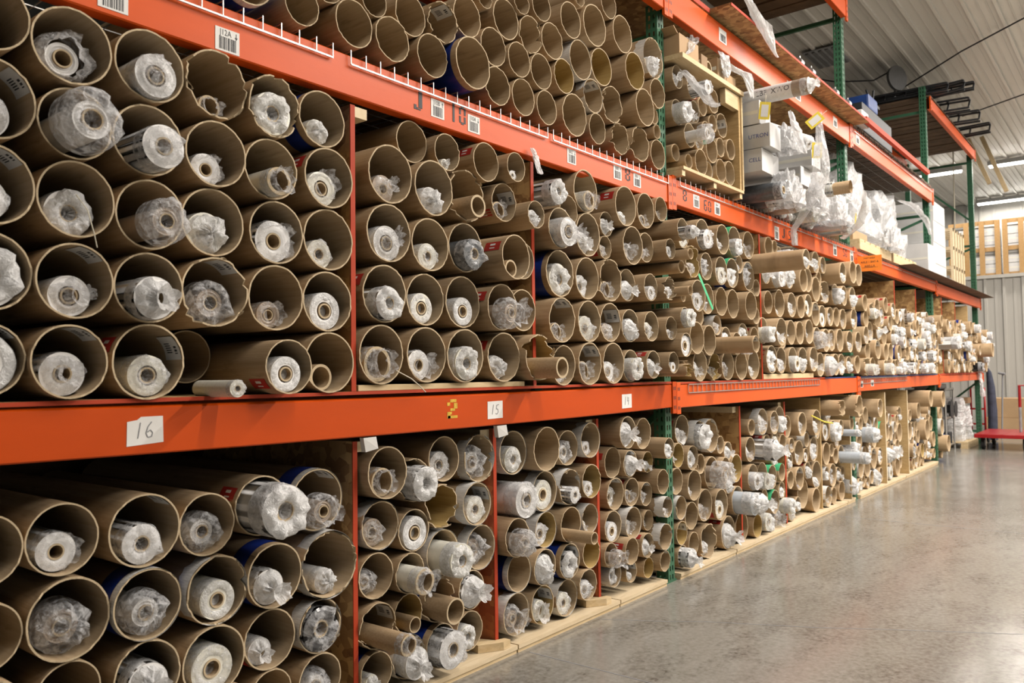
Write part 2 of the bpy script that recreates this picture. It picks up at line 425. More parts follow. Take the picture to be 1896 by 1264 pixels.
barcode(B02, 1.035, 2.265, 'J12B', arrow='v'); barcode(B02, 1.384, 2.256, 'J12A'); barcode(B02, 2.316, 2.278, 'J10B', arrow='^', w=.075)
barcode(B02, 2.534, 2.268, 'J10A', w=.075); barcode(B02, 3.26, 2.28, 'J08Z', w=.075); barcode(B02, 3.692, 2.282, 'J08B', arrow='^', w=.08); barcode(B02, 3.90, 2.278, 'J08A', w=.08)
barcode(B12, 4.635, 2.280, 'J06B', arrow='^', w=.085, h=.08); barcode(B12, 4.944, 2.281, 'J06A', w=.085, h=.08)
barcode(B12, 6.0, 2.258, 'J05B', w=.09, h=.1); barcode(B12, 6.41, 2.272, 'J05A', w=.09, h=.09); barcode(B12, 7.42, 2.29, 'J04B', w=.1, h=.1); barcode(B12, 7.93, 2.285, 'J04A', w=.1, h=.1)
B13 = BEAMS[(1, 3)][0]
for x, z in ((5.096, 3.472), (6.37, 3.47), (6.56, 3.465), (7.54, 3.47)): barcode(B13, x, z, None, w=.12, h=.09)
barcode(BEAMS[(2, 3)][0], 8.25, 3.47, None, w=.12, h=.09)
for x, z in ((8.12, 1.085), (8.5, 1.09)): barcode(BEAMS[(2, 1)][0], x, z, None, w=.1, h=.06)
HAND = {'1': [[(.3, 0), (.62, 1)]], '6': [[(.75, 1), (.35, .7), (.12, .3), (.3, .02), (.7, .05), (.82, .3), (.6, .48), (.25, .35)]],
        '5': [[(.95, .98), (.4, .92), (.3, .55), (.7, .5), (.78, .2), (.45, 0), (.1, .08)]], '4': [[(.35, 1), (.2, .45), (.85, .5)], [(.72, .95), (.6, 0)]]}
def sheet(bm, x, z, w, h, s, tilt=0):
    b = MB(); c, d = cos(tilt), sin(tilt)
    def P(u, v, y): return (x+u*c-v*d, y, z+u*d+v*c)
    o = [(-w/2, -h/2), (w/2, -h*.46), (w/2, h*.48), (-w*.1, h/2), (-w*.2, h*.40), (-w*.47, h*.36)] if s == '16' else [(-w/2, -h/2), (w/2, -h*.48), (w/2, h/2), (-w/2, h*.48)]
    n = len(o); b.v = [P(u, v, -.0012) for u, v in o]+[P(u, v, 0) for u, v in o]
    b.f = [tuple(range(n)), tuple(range(n, 2*n))[::-1]]+[(i, (i+1) % n, n+(i+1) % n, n+i) for i in range(n)]; b.m = [0]*len(b.f)
    p = tag(b.build('paper_sheet', 'paper_white', bm), 'white paper sheet handwritten %s' % s)
    k = MB(); cx = -w*.28
    for ch in s:
        for st in HAND[ch]:
            for (a, e), (a2, e2) in zip(st, st[1:]):
                k.bar(P(cx+a*w*.26, -h*.25+e*h*.55, -.0018), P(cx+a2*w*.26, -h*.25+e2*h*.55, -.0018), .0025, .001, up=(0, 1, 0))
        cx += w*.27
    k.build('handwriting', 'ink_grey', p)
L01 = BEAMS[(0, 1)][0]
sheet(L01, 1.131, 1.078, .105, .078, '16', .03); sheet(L01, 2.652, 1.072, .10, .075, '15'); sheet(L01, 3.745, 1.072, .10, .075, '14')
b = MB()
for a, c, d, e in ((.05, 0, 1, .14), (.0, .2, .45, .34), (.3, .38, .75, .52), (.65, .5, 1, .8), (.3, .84, .9, 1), (0, .66, .28, .84), (0, .0, .3, .2)): b.box(2.355+a*.06, 2.355+d*.06, -.001, 0, 1.05+c*.075, 1.05+e*.075)
tag(b.build('stencilled_number', 'yellow_paint', L01), 'worn yellow stencilled 2')

# --- wire decks, boards
def wire_deck(x0, x1, z, label, drop=.045, depth=1.0):
    b = MB(); n = max(2, round((x1-x0)/.069)); w = .0036; lip = -.010
    for i in range(n+1):
        x = x0+(x1-x0)*i/n
        b.bar((x, lip, z+.004), (x, depth, z+.004), w, w); b.bar((x, lip, z-drop), (x, lip, z+.006), w, w)
    b.bar((x0, lip-.001, z-drop), (x1, lip-.001, z-drop), .0055, .0055, up=(0, 1, 0))
    y = .1
    while y < depth: b.bar((x0, y, z), (x1, y, z), w, w); y += .12
    o = b.build('wire_deck', 'zinc'); return tag(o, label, 'wire deck', 'wire mesh decks hooked over the beams')
for x0, x1, l in ((.66, 1.785, 'left of the J 10 stencil'), (1.865, 3.05, 'around the J 10 stencil'), (3.095, 4.25, 'left of the nearest upright')):
    wire_deck(x0, x1, 2.368, 'wire mesh deck hooked over the upper beam, %s' % l)
for x0, x1, l in ((4.40, 5.88, 'below the wooden crate'), (5.92, 7.0, 'at the dangling plastic'), (7.04, 7.98, 'just left of the orange paper sign')):
    wire_deck(x0, x1, 2.380, 'wire mesh deck hooked over the upper beam, %s' % l)
wire_deck(8.1, 9.8, 2.370, 'wire mesh deck under the wrapped pallets'); wire_deck(9.85, 11.6, 2.370, 'wire mesh deck past the wrapped pallets')
wire_deck(8.1, 9.85, 3.562, 'high wire deck just past the second upright'); wire_deck(9.9, 11.6, 3.562, 'high wire deck near the third upright')
def board(x0, x1, y0, y1, z0, z1, mat, label, edge=None, kindname='shelf_board', cat='shelf board', group=None):
    o = MB().box(x0, x1, y0, y1, z0, z1).build(kindname, mat); tag(o, label, cat, group)
    if edge: MB().box(x0, x1, y0-.003, y0, z0, z1).build('painted_edge', edge, o)
    return o
board(.66, 4.25, .0, 1.03, 1.1565, 1.168, 'plywood', 'long thin board with red edge over the 16, 15 and 14 sheets', 'red_paint')
board(4.36, 7.05, .004, 1.03, 1.1515, 1.163, 'plywood', 'red-edged board above the drooping wire lip', 'red_paint')
board(7.06, 7.98, .004, 1.03, 1.1515, 1.160, 'blue_stuff', 'dark blue board edge left of second upright')
board(8.1, 11.6, .004, 1.03, 1.1475, 1.158, 'blue_stuff', 'dark blue board edge right of second upright')
board(11.76, 15.05, .004, 1.03, 1.1375, 1.160, 'plywood', 'board at the rack end under the last tubes', 'red_paint')
def lip(x0, x1, z):
    b = MB(); n = int((x1-x0)/.062)
    for i in range(n+1): x = x0+(x1-x0)*i/n; b.bar((x, -.006, z-.05), (x, -.006, z), .004, .004)
    b.bar((x0, -.007, z-.05), (x1, -.007, z-.045), .005, .005, up=(0, 1, 0)); b.bar((x0, -.007, z), (x1, -.007, z), .005, .005, up=(0, 1, 0))
    tag(b.build('wire_deck', 'zinc'), 'drooping wire lip on the lower beam right of %s upright' % ('first green' if x0 < 6 else 'second green'), 'wire deck')
lip(4.46, 6.88, 1.148); lip(8.1, 9.9, 1.142)
# chipboard and plank decks up high
for k, (x0, x1) in enumerate(((.66, 3.1), (3.1, 4.9), (4.9, 6.1), (6.1, 7.25), (7.25, 8.12))):
    board(x0+.002, x1-.002, -.145 if x0 > 4 else .0, 1.05, 3.575 if x0 > 4 else 3.56, 3.593, 'osb', ('chipboard deck panel above the J 10 stencil', 'chipboard deck panel over the nearest upright', 'chipboard deck panel at the hanging plastic strip', 'chipboard deck panel in the middle of the high shelf', 'end chipboard deck panel by the second upright')[k], 'red_paint', 'deck_panel', 'deck panel', 'chipboard panels of the high deck')
board(8.14, 10.9, -.12, -.08, 3.60, 3.65, 'red_paint', 'red painted plank along the high wire deck')
def planks(x0, x1, z, label, n, depth=1.05, y0=0.0):
    b = MB(); rr = random.Random(n)
    for i in range(n):
        a = x0+(x1-x0)*i/n; h = rr.uniform(0, .012); b.box(a, a+(x1-x0)/n*.86, y0, depth, z+h, z+.022+h)
    tag(b.build('plank_deck', 'dark_plank'), label, 'plank deck', 'slatted plank decks')
planks(8.1, 11.6, 3.574, 'dark slatted deck on the high wire shelf past the second upright', 18)
planks(4.36, 7.98, 4.77, 'dark slatted deck at the very top of the picture', 18)
planks(11.72, 15.05, 4.81, 'dark slatted deck carrying the black gear', 16)

# --- dividers between the cubbies
def divider(x, z0, z1, label, mat='osb', edge='red_paint', y0=.004, cleat=None, t=.009):
    o = MB().box(x-t, x+t, y0, 1.03, z0, z1).build('cubby_divider', mat); tag(o, label, 'divider', 'upright boards between the tube cubbies')
    if edge: MB().box(x-t-.0015, x+t+.0015, y0-.004, y0, z0, z1).build('painted_edge', edge, o)
    if cleat:
        c = MB().box(x-.07 if cleat > 1 else x+t, x-t, y0+.02, .98, z1-.045, z1-.004) if cleat > 1 else MB().box(x+t+.001, x+.07, y0, .98, z1-.04, z1-.002)
        c.build('cleat', 'pine_end', o)
    return o
divider(1.88, 1.169, 2.185, 'red-edged divider left of the J 10 stencil', cleat=1)
divider(2.937, 1.169, 2.19, 'red-edged divider topped by a white crumpled bag')
divider(5.650, 1.164, 2.205, 'red-edged divider between stencils 60 and J 50')
divider(9.49, 1.159, 2.19, 'mid-level divider right of the orange sign'); divider(10.49, 1.159, 2.17, 'mid-level divider in front of a dark empty gap')
divider(11.98, 1.161, 2.17, 'mid-level divider just past the third upright'); divider(12.9, 1.161, 2.17, 'second mid-level divider past the third upright'); divider(13.9, 1.161, 2.17, 'pale divider nearest the rack end', 'plywood', None)
D0 = dict(y0=.09)
divider(1.957, .037, .985, 'floor-level red-edged divider under the yellow 2', 'osb', cleat=1, y0=.09)
divider(2.75, .037, .985, 'floor-level red-edged divider under the fifteen sheet', 'osb_red', cleat=2, y0=.09)
divider(3.586, .037, .985, 'floor-level red-edged divider left of the fourteen sheet', 'osb_red', cleat=2, y0=.09)
divider(5.43, .037, .98, 'floor-level red-edged divider past the nearest upright', 'osb', cleat=2, y0=.09)
divider(6.30, .037, .98, 'second floor-level red-edged divider past the nearest upright', 'osb', cleat=2, y0=.09)
divider(7.14, .037, .985, 'third floor divider past the nearest upright, bare plywood', 'plywood', None, y0=.08)
divider(7.83, .037, .99, 'tall pale plywood divider before the second upright', 'plywood', 'pine_end', y0=.036)
divider(9.09, .037, .985, 'floor divider with dark top gap past second upright', 'plywood', 'pine_end', y0=.036)
divider(10.06, .037, .985, 'last tall plywood divider with a knot, floor level', 'plywood', 'pine_end', y0=.036)
# floor runner boards with pale layered front edges
for x0, x1, l in ((.3, 2.83, 'under the yellow 2'), (2.835, 3.70, 'right of the fifteen sheet'), (3.705, 4.225, 'below the fourteen sheet'), (4.39, 5.2, 'right of the nearest upright'), (5.21, 7.7, 'left of the tall plywood divider'), (7.71, 7.95, 'at the tall plywood divider'), (8.11, 9.9, 'past the tall plywood divider'), (9.91, 11.62, 'at the far end')):
    o = board(x0, x1-.004, .032, 1.08, .0175, .0355, 'plywood_pale', 'pale plywood base board on the floor %s' % l, None, 'base_board', 'base board', 'base boards under the floor-level tubes')
    MB().box(x0, x1-.006, .037, .2, 0, .0172).build('runner', 'pine', o)
for x, l in ((2.75, 'at the foot of the divider under the fifteen sheet'), (3.586, 'at the foot of the divider left of the fourteen sheet')):
    b = MB(); n = [(x-.11, .10), (x-.011, .04), (x+.035, .04), (x+.035, .072), (x-.011, .088), (x-.09, .30)]
    b.v = [(p, q, .0365) for p, q in n]+[(p, q, .070) for p, q in n]; k = len(n)
    b.f = [tuple(range(k))[::-1], tuple(range(k, 2*k))]+[(q, (q+1) % k, k+(q+1) % k, k+q) for q in range(k)]; b.m = [0]*len(b.f)
    tag(b.build('wood_block', 'pine'), 'small pine block '+l, 'wood block')
tag(MB().box(1.90, 2.86, .0, .085, 1.1685, 1.19).build('wood_plank', 'pine', bevel=.002), 'pine plank under the tubes above the yellow 2', 'wood plank')
tag(MB().box(5.67, 6.75, .0, .085, 1.1635, 1.20).build('wood_plank', 'pine', bevel=.002), 'pine plank under the tubes past the J 50 stencil', 'wood plank')
for x, z, l in ((1.925, .985, 'left'), (2.66, .985, 'middle')):
    b = MB(); b.quad((x-.02, -.02, z+.02), (x+.03, -.03, z+.022), (x+.035, -.035, z-.02), (x-.012, -.022, z-.03)); b.quad((x-.02, -.0, z+.02), (x-.02, -.02, z+.02), (x-.012, -.022, z-.03), (x-.012, 0, z-.03))
    tag(b.build('paper_tag', 'paper_white'), 'small white curled tag under the lower beam, %s one' % l, 'tag')

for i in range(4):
    for z0, z1, w in ((.04, 1.0, 'floor level'), (1.17, 2.2, 'the middle level')):  # unseen panels added behind the rack so deep tube interiors go dark
        o = MB().box(UX[i]+.05, UX[i+1]-.05, 1.30, 1.312, 0 if z0 < 1 else z0-.169, z1).build('shade_panel', 'dark_plank'); tag(o, 'added shade panel hidden behind the tubes at %s, bay %s' % (w, ('of the sixteen sheet', 'of the crate', 'of the orange sign', 'by the cart')[i]), 'shade panel')
# ================================================================= tubes
L = 1.1
def tube_proto(seed, torn, inside):
    rr = random.Random(seed); N = 44; ys = [0, .012, .04, .12, .4, 1.0]; T = .952
    b = MB(); jit = []
    ph, ov = rr.uniform(0, 6.28), rr.uniform(.004, .014) if not torn else rr.uniform(.01, .03)
    for k in range(N):
        a = 2*pi*k/N
        v = noise.noise(Vector((cos(a)*2.2, sin(a)*2.2, seed*3.1)))
        v2 = noise.noise(Vector((cos(a)*7, sin(a)*7, seed*5.7)))
        if torn: jit.append((max(0, v)*.022+max(0, v2)*.016+(.014 if v2 > .34 else 0), v2*.03))
        else: jit.append((v2*.004+.003, v*.006))
    def rad(k, j, base):
        a = 2*pi*k/N; o = 1+ov*cos(2*a+ph); d = jit[k][1]*(1 if j == 0 else .5 if j == 1 else .2 if j == 2 else 0)
        return base*o+d*(1 if base == 1 else .9)
    for base in (1, T):
        for j, y in enumerate(ys):
            for k in range(N):
                a = 2*pi*k/N; r = rad(k, j, base)
                yy = y+jit[k][0]*(1 if j == 0 else .75 if j == 1 else .3 if j == 2 else 0)
                b.v.append((cos(a)*r, yy, sin(a)*r))
    M = len(ys)
    for s in (0, 1):
        for j in range(M-1):
            for k in range(N):
                a = (s*M+j)*N+k; c = (s*M+j)*N+(k+1) % N
                b.f.append((a, c, c+N, a+N) if s else (a, a+N, c+N, c)); b.m.append(s)
    for k in range(N):
        a, c = k, (k+1) % N; b.f.append((a, c, c+M*N, a+M*N)); b.m.append(2)
        a, c = (M-1)*N+k, (M-1)*N+(k+1) % N; b.f.append((c, a, a+M*N, c+M*N)); b.m.append(2)
    if torn:   # peeled strips of paper at the rim
        for _ in range(3):
            a = rr.uniform(0, 6.28); da = rr.uniform(.12, .4); n = len(b.v)
            for q in range(4):
                t = q/3; r = 1.0-.0-.09*t*rr.random(); 
                b.v.append((cos(a+da*t)*r, .006-.012*sin(t*3)-.006*t, sin(a+da*t)*r)); b.v.append((cos(a+da*t)*(r-.03), .012-.02*t, sin(a+da*t)*(r-.035)))
            for q in range(3): b.f.append((n+2*q, n+2*q+1, n+2*q+3, n+2*q+2)); b.m.append(2)
    me = bpy.data.meshes.new('cardboard_tube'); me.from_pydata(b.v, [], b.f)
    for m in ('kraft', inside, 'kraft_edge'): me.materials.append(MATS[m])
    for p, mi in zip(me.polygons, b.m): p.material_index = mi; p.use_smooth = mi < 2
    me.update(); return me
PROTO = {'c': [tube_proto(i, False, 'kraft_inside') for i in range(8)], 't': [tube_proto(20+i, True, 'kraft_inside') for i in range(7)],
         'o': [tube_proto(40+i, False, 'kraft_ochre') for i in range(3)], 'x': [tube_proto(50+i, True, 'kraft_ochre') for i in range(2)]}
def shell(a0, a1, y0, y1, r, n, mat, name, cells=None, ragged=0, seed=1):
    b = MB(); m = 6 if cells else 1; rr = random.Random(seed)
    for j in range(m+1):
        for k in range(n+1):
            a = a0+(a1-a0)*k/n; y = y0+(y1-y0)*j/m+(rr.uniform(-ragged, ragged) if j == m and ragged else 0); b.v.append((cos(a)*r, y, sin(a)*r))
    for j in range(m):
        for k in range(n):
            a = j*(n+1)+k; b.f.append((a, a+1, a+n+2, a+n+1)); b.m.append(1 if cells and cells(k, j, n, m) else 0)
    me = bpy.data.meshes.new(name); me.from_pydata(b.v, [], b.f)
    for x in mat: me.materials.append(MATS[x])
    for p, mi in zip(me.polygons, b.m): p.material_index = mi; p.use_smooth = True
    me.update(); return me
SH = {
 'w': [shell(0, 2*pi, .001, .055, 1.012, 44, ['tape_white'], 'tape_band', ragged=.008, seed=i) for i in range(3)],
 'wb': [shell(0, 2*pi, .001, .028, 1.012, 44, ['tape_white'], 'tape_band')],
 'b': [shell(0, 2*pi, .03, .10, 1.014, 44, ['tape_blue'], 'blue_band'), shell(0, 2*pi, .03, .34, 1.014, 44, ['tape_blue'], 'blue_band')],
 'l': [shell(RAD(a), RAD(a+44), .006, .085, .93, 22, ['paper_white', 'ink_black'], 'paper_label', lambda k, j, n, m: (6 <= k <= 15 and k % 2 == 0 and j in (3, 4)) or (5 <= k <= 12 and k % 3 != 0 and j == 1), seed=a) for a in (4, 22, 40)],
 'r': [shell(RAD(a), RAD(a+26), .02, .095, 1.010, 9, ['print_red', 'paper_white'], 'printed_mark', lambda k, j, n, m: j in (2, 3) and k in (2, 3, 6)) for a in (118, 140, 205)],
 'g': [shell(RAD(60), RAD(165), .001, .04, 1.012, 30, ['tape_green'], 'green_tape')],
}
TUBES = {
"L0A": [
(0, 0.761, 0.803, 0.0906, 0.064, 0, 1, 45, 0),
(0, 0.948, 0.802, 0.0942, 0.068, 0, 1, 55, 0),
(0, 1.166, 0.792, 0.1036, 0.059, 64, 6, 55, 0),
(0, 1.364, 0.778, 0.0932, 0.068, 0, 4, 70, 0),
(0, 1.553, 0.810, 0.0967, 0.064, 4, 2, 88, 12),
(0, 1.785, 0.798, 0.1064, 0.079, 67, 4, 62, 3),
(1, 0.771, 0.586, 0.0867, 0.078, 0, 0, 0, 0),
(1, 0.967, 0.589, 0.1076, 0.070, 0, 4, 72, 0),
(1, 1.176, 0.583, 0.0997, 0.059, 3, 4, 70, 0),
(1, 1.395, 0.575, 0.1023, 0.064, 10, 2, 58, 0),
(1, 1.603, 0.577, 0.1041, 0.064, 1, 1, 55, 0),
(1, 1.824, 0.571, 0.1153, 0.063, 10, 1, 38, 0),
(2, 0.778, 0.397, 0.0849, 0.064, 0, 0, 0, 0),
(2, 0.970, 0.391, 0.0857, 0.079, 0, 0, 0, 0),
(2, 1.177, 0.382, 0.0987, 0.061, 0, 3, 62, 0),
(2, 1.383, 0.367, 0.1046, 0.059, 0, 2, 66, 0),
(2, 1.595, 0.372, 0.0971, 0.080, 4, 1, 45, 0),
(2, 1.790, 0.368, 0.0893, 0.072, 10, 8, 82, 0),
(3, 0.807, 0.109, 0.0697, 0.080, 0, 1, 54, 0),
(3, 0.862, 0.240, 0.0681, 0.080, 0, 0, 0, 0),
(3, 0.982, 0.118, 0.0651, 0.080, 2, 0, 0, 0),
(3, 1.070, 0.232, 0.0769, 0.080, 0, 0, 0, 0),
(3, 1.232, 0.205, 0.0850, 0.080, 0, 0, 0, 0),
(3, 1.363, 0.100, 0.0608, 0.080, 2, 5, 50, 0),
(3, 1.455, 0.207, 0.0623, 0.080, 0, 1, 62, 0),
(3, 1.599, 0.192, 0.0807, 0.082, 0, 0, 0, 0),
(3, 1.786, 0.187, 0.0902, 0.068, 0, 4, 70, 0),],
"L0B": [
(0, 2.077, 0.863, 0.0974, 0.040, 0, 5, 60, 0),
(0, 2.254, 0.814, 0.0844, 0.080, 8, 3, 80, 6),
(0, 2.417, 0.882, 0.0908, 0.074, 0, 1, 60, 0),
(0, 2.638, 0.866, 0.0996, 0.077, 10, 4, 80, 0),
(1, 2.071, 0.667, 0.0903, 0.076, 2, 1, 58, 0),
(1, 2.239, 0.623, 0.0819, 0.070, 0, 2, 78, 0),
(1, 2.392, 0.696, 0.0864, 0.060, 24, 0, 0, 0),
(1, 2.605, 0.677, 0.0899, 0.063, 66, 2, 62, 0),
(2, 2.409, 0.504, 0.0934, 0.079, 2, 2, 72, 10),
(2, 2.644, 0.487, 0.0941, 0.080, 2, 4, 85, 0),
(3, 2.053, 0.484, 0.0848, 0.080, 0, 4, 62, 0),
(3, 2.214, 0.464, 0.0765, 0.066, 0, 5, 72, 8),
(3, 2.381, 0.324, 0.0870, 0.074, 9, 5, 65, 9),
(3, 2.581, 0.321, 0.0813, 0.077, 0, 3, 82, 0),
(4, 2.053, 0.303, 0.0850, 0.073, 72, 5, 50, 16),
(4, 2.214, 0.309, 0.0752, 0.078, 16, 5, 45, 3),
(4, 2.558, 0.158, 0.0818, 0.071, 0, 2, 60, 0),
(5, 2.047, 0.134, 0.0768, 0.074, 1, 1, 40, 0),
(5, 2.209, 0.147, 0.0834, 0.074, 10, 3, 72, 4),
(5, 2.380, 0.146, 0.0859, 0.064, 1, 2, 96, 6),],
"L0C": [
(0, 2.875, 0.869, 0.0974, 0.080, 2, 2, 60, 0),
(0, 3.081, 0.871, 0.1026, 0.040, 0, 0, 0, 0),
(0, 3.311, 0.856, 0.0870, 0.081, 0, 4, 72, 0),
(0, 3.485, 0.883, 0.0883, 0.060, 2, 1, 40, 0),
(1, 2.914, 0.653, 0.0800, 0.081, 128, 2, 98, 4),
(1, 3.114, 0.668, 0.0955, 0.081, 2, 2, 72, 0),
(1, 3.313, 0.665, 0.0887, 0.074, 10, 6, 46, 2),
(1, 3.488, 0.675, 0.0856, 0.059, 16, 2, 45, 0),
(2, 2.851, 0.497, 0.0866, 0.040, 0, 4, 75, 4),
(2, 3.117, 0.487, 0.0838, 0.080, 18, 1, 62, 0),
(2, 3.300, 0.484, 0.0864, 0.061, 0, 5, 38, 14),
(2, 3.501, 0.483, 0.0737, 0.081, 2, 1, 35, 0),
(3, 2.901, 0.330, 0.0861, 0.074, 3, 0, 0, 0),
(3, 3.079, 0.321, 0.0849, 0.059, 0, 3, 80, 0),
(3, 3.287, 0.310, 0.0864, 0.062, 65, 3, 72, 0),
(3, 3.496, 0.312, 0.0783, 0.073, 16, 0, 0, 0),
(4, 2.874, 0.152, 0.0925, 0.072, 2, 4, 72, 0),
(4, 3.078, 0.146, 0.0886, 0.076, 80, 1, 55, 0),
(4, 3.280, 0.133, 0.0891, 0.080, 2, 2, 60, 0),
(4, 3.447, 0.163, 0.0778, 0.063, 0, 1, 58, 0),],
"L0D": [
(0, 3.792, 0.903, 0.0856, 0.020, 0, 3, 78, 0),
(0, 4.022, 0.881, 0.0875, 0.058, 0, 1, 35, 0),
(0, 4.198, 0.788, 0.0602, -0.010, 0, 3, 66, 0),
(0, 4.485, 0.719, 0.0744, 0.080, 16, 1, 50, 0),
(0, 4.634, 0.691, 0.0756, 0.058, 0, 2, 75, 0),
(0, 5.215, 0.683, 0.0646, 0.080, 4, 3, 70, 0),
(1, 3.726, 0.745, 0.0819, 0.079, 4, 0, 0, 0),
(1, 3.882, 0.727, 0.0730, 0.061, 64, 3, 76, 0),
(1, 4.102, 0.714, 0.0596, 0.077, 16, 3, 50, 0),
(1, 5.093, 0.736, 0.0582, 0.080, 0, 1, 59, 0),
(2, 3.747, 0.577, 0.0855, 0.077, 64, 1, 66, 0),
(2, 3.923, 0.566, 0.0777, 0.079, 4, 5, 58, 0),
(2, 4.068, 0.538, 0.0666, 0.071, 64, 1, 60, 0),
(2, 4.193, 0.596, 0.0706, 0.030, 0, 0, 0, 0),
(2, 4.454, 0.566, 0.0797, 0.079, 4, 1, 30, 0),
(2, 4.662, 0.521, 0.0946, 0.063, 0, 1, 40, 0),
(2, 4.790, 0.638, 0.0628, 0.080, 0, 5, 50, 0),
(3, 3.712, 0.411, 0.0830, 0.074, 0, 2, 60, 0),
(3, 3.910, 0.401, 0.0859, 0.066, 2, 1, 52, 0),
(3, 4.099, 0.386, 0.0573, 0.079, 0, 1, 46, 0),
(3, 4.194, 0.454, 0.0587, 0.007, 66, 1, 40, 0),
(3, 4.484, 0.404, 0.0706, 0.069, 2, 5, 55, 0),
(3, 4.627, 0.336, 0.0858, 0.071, 0, 0, 0, 0),
(3, 5.213, 0.453, 0.0555, 0.080, 0, 3, 73, 0),
(4, 3.663, 0.270, 0.0647, 0.059, 0, 4, 80, 5),
(4, 3.828, 0.266, 0.0712, 0.030, 4, 0, 0, 0),
(4, 4.052, 0.255, 0.0687, 0.059, 4, 3, 68, 0),
(4, 4.193, 0.283, 0.0739, 0.022, 10, 5, 38, 0),
(4, 4.493, 0.252, 0.0716, 0.070, 80, 0, 0, 0),
(4, 4.668, 0.160, 0.0704, 0.079, 0, 0, 0, 0),
(5, 3.718, 0.155, 0.0619, 0.073, 2, 2, 78, 0),
(5, 3.871, 0.144, 0.0572, 0.061, 64, 1, 42, 0),
(5, 4.070, 0.127, 0.0575, 0.067, 16, 0, 0, 0),
(5, 4.192, 0.146, 0.0594, 0.026, 64, 0, 0, 0),
(5, 4.498, 0.112, 0.0665, 0.071, 0, 3, 92, 6),],
"L0E": [
(0, 4.560, 0.868, 0.0913, 0.090, 4, 1, 52, 0),
(0, 4.739, 0.823, 0.0919, 0.058, 10, 3, 84, 3),
(0, 4.941, 0.808, 0.1083, 0.078, 10, 0, 0, 0),
(1, 4.944, 0.567, 0.1042, 0.078, 0, 4, 92, 10),
(1, 5.121, 0.582, 0.0719, 0.060, 0, 0, 0, 0),
(1, 5.322, 0.560, 0.0958, 0.071, 16, 1, 45, 0),
(2, 4.813, 0.377, 0.1027, 0.067, 0, 1, 50, 0),
(2, 5.079, 0.344, 0.1020, 0.077, 4, 2, 58, 0),
(2, 5.320, 0.341, 0.0979, 0.065, 4, 7, 86, 12),
(3, 4.849, 0.147, 0.1095, 0.064, 12, 1, 40, 0),
(3, 5.164, 0.148, 0.1107, 0.070, 4, 3, 72, 0),
(3, 5.415, 0.143, 0.1062, 0.081, 0, 0, 0, 0),
(3, 5.646, 0.119, 0.0824, 0.060, 16, 0, 0, 0),
(3, 5.795, 0.126, 0.0652, 0.040, 128, 2, 97, 0),],
"L0F": [
(0, 5.635, 0.819, 0.0593, 0.080, 0, 1, 46, 0),
(0, 5.788, 0.854, 0.0958, 0.061, 2, 1, 72, 0),
(0, 5.971, 0.837, 0.0866, 0.040, 0, 1, 78, 0),
(0, 6.167, 0.848, 0.1043, 0.073, 0, 3, 60, 2),
(1, 5.595, 0.666, 0.0877, 0.079, 0, 1, 58, 0),
(1, 5.762, 0.653, 0.0786, -0.070, 128, 3, 97, 0),
(1, 5.915, 0.676, 0.0739, 0.080, 4, 2, 75, 0),
(1, 6.055, 0.577, 0.0683, 0.080, 0, 2, 65, 0),
(1, 6.083, 0.702, 0.0583, 0.080, 4, 2, 66, 0),
(1, 6.217, 0.663, 0.0722, 0.070, 0, 0, 0, 0),
(2, 5.607, 0.467, 0.0946, 0.068, 0, 1, 66, 3),
(2, 5.803, 0.454, 0.1008, 0.079, 0, 1, 60, 4),
(2, 5.994, 0.427, 0.0911, 0.077, 32, 2, 58, 0),
(2, 6.153, 0.448, 0.0678, 0.060, 32, 0, 0, 0),
(3, 5.628, 0.280, 0.0778, 0.010, 128, 3, 95, 0),
(3, 5.839, 0.289, 0.0655, 0.080, 0, 1, 54, 0),
(3, 6.042, 0.237, 0.0903, 0.079, 32, 4, 75, 0),
(3, 6.197, 0.307, 0.0633, 0.080, 0, 2, 63, 0),
(4, 5.912, 0.093, 0.0555, 0.063, 128, 2, 95, 0),
(4, 6.120, 0.101, 0.0644, 0.065, 160, 4, 80, 0),],
"L0G": [
(0, 6.421, 0.779, 0.0895, 0.110, 0, 0, 0, 0),
(0, 6.608, 0.789, 0.0968, 0.050, 0, 1, 58, 0),
(0, 6.899, 0.787, 0.1079, 0.030, 0, 1, 52, 0),
(1, 6.390, 0.505, 0.0599, 0.080, 0, 3, 64, 0),
(1, 6.439, 0.631, 0.0582, 0.080, 0, 1, 63, 0),
(1, 6.592, 0.560, 0.1006, 0.078, 0, 1, 45, 0),
(1, 6.767, 0.525, 0.0582, 0.080, 0, 2, 63, 0),
(1, 6.784, 0.651, 0.0615, 0.080, 2, 0, 0, 0),
(1, 6.925, 0.564, 0.1022, 0.068, 4, 3, 66, 0),
(1, 7.052, 0.705, 0.0641, 0.080, 2, 2, 62, 0),
(2, 6.384, 0.364, 0.0715, 0.077, 0, 0, 0, 0),
(2, 6.550, 0.357, 0.0935, 0.062, 64, 1, 20, 0),
(2, 6.796, 0.397, 0.0712, 0.080, 4, 3, 67, 0),
(2, 7.012, 0.340, 0.1155, 0.079, 0, 3, 35, 0),
(3, 6.228, 0.186, 0.0604, -0.010, 128, 2, 92, 0),
(3, 6.403, 0.119, 0.0802, 0.080, 0, 3, 64, 0),
(3, 6.546, 0.153, 0.0596, 0.080, 0, 3, 60, 0),
(3, 6.720, 0.216, 0.1235, 0.100, 0, 0, 0, 0),
(3, 6.937, 0.137, 0.0998, 0.062, 0, 0, 0, 0),],
"L0H": [
(0, 7.220, 0.896, 0.0674, -0.090, 8, 0, 0, 0),
(0, 7.349, 0.846, 0.0699, 0.080, 2, 3, 66, 0),
(1, 7.242, 0.698, 0.0909, 0.062, 0, 2, 75, 0),
(1, 7.464, 0.679, 0.0974, 0.070, 0, 3, 85, 3),
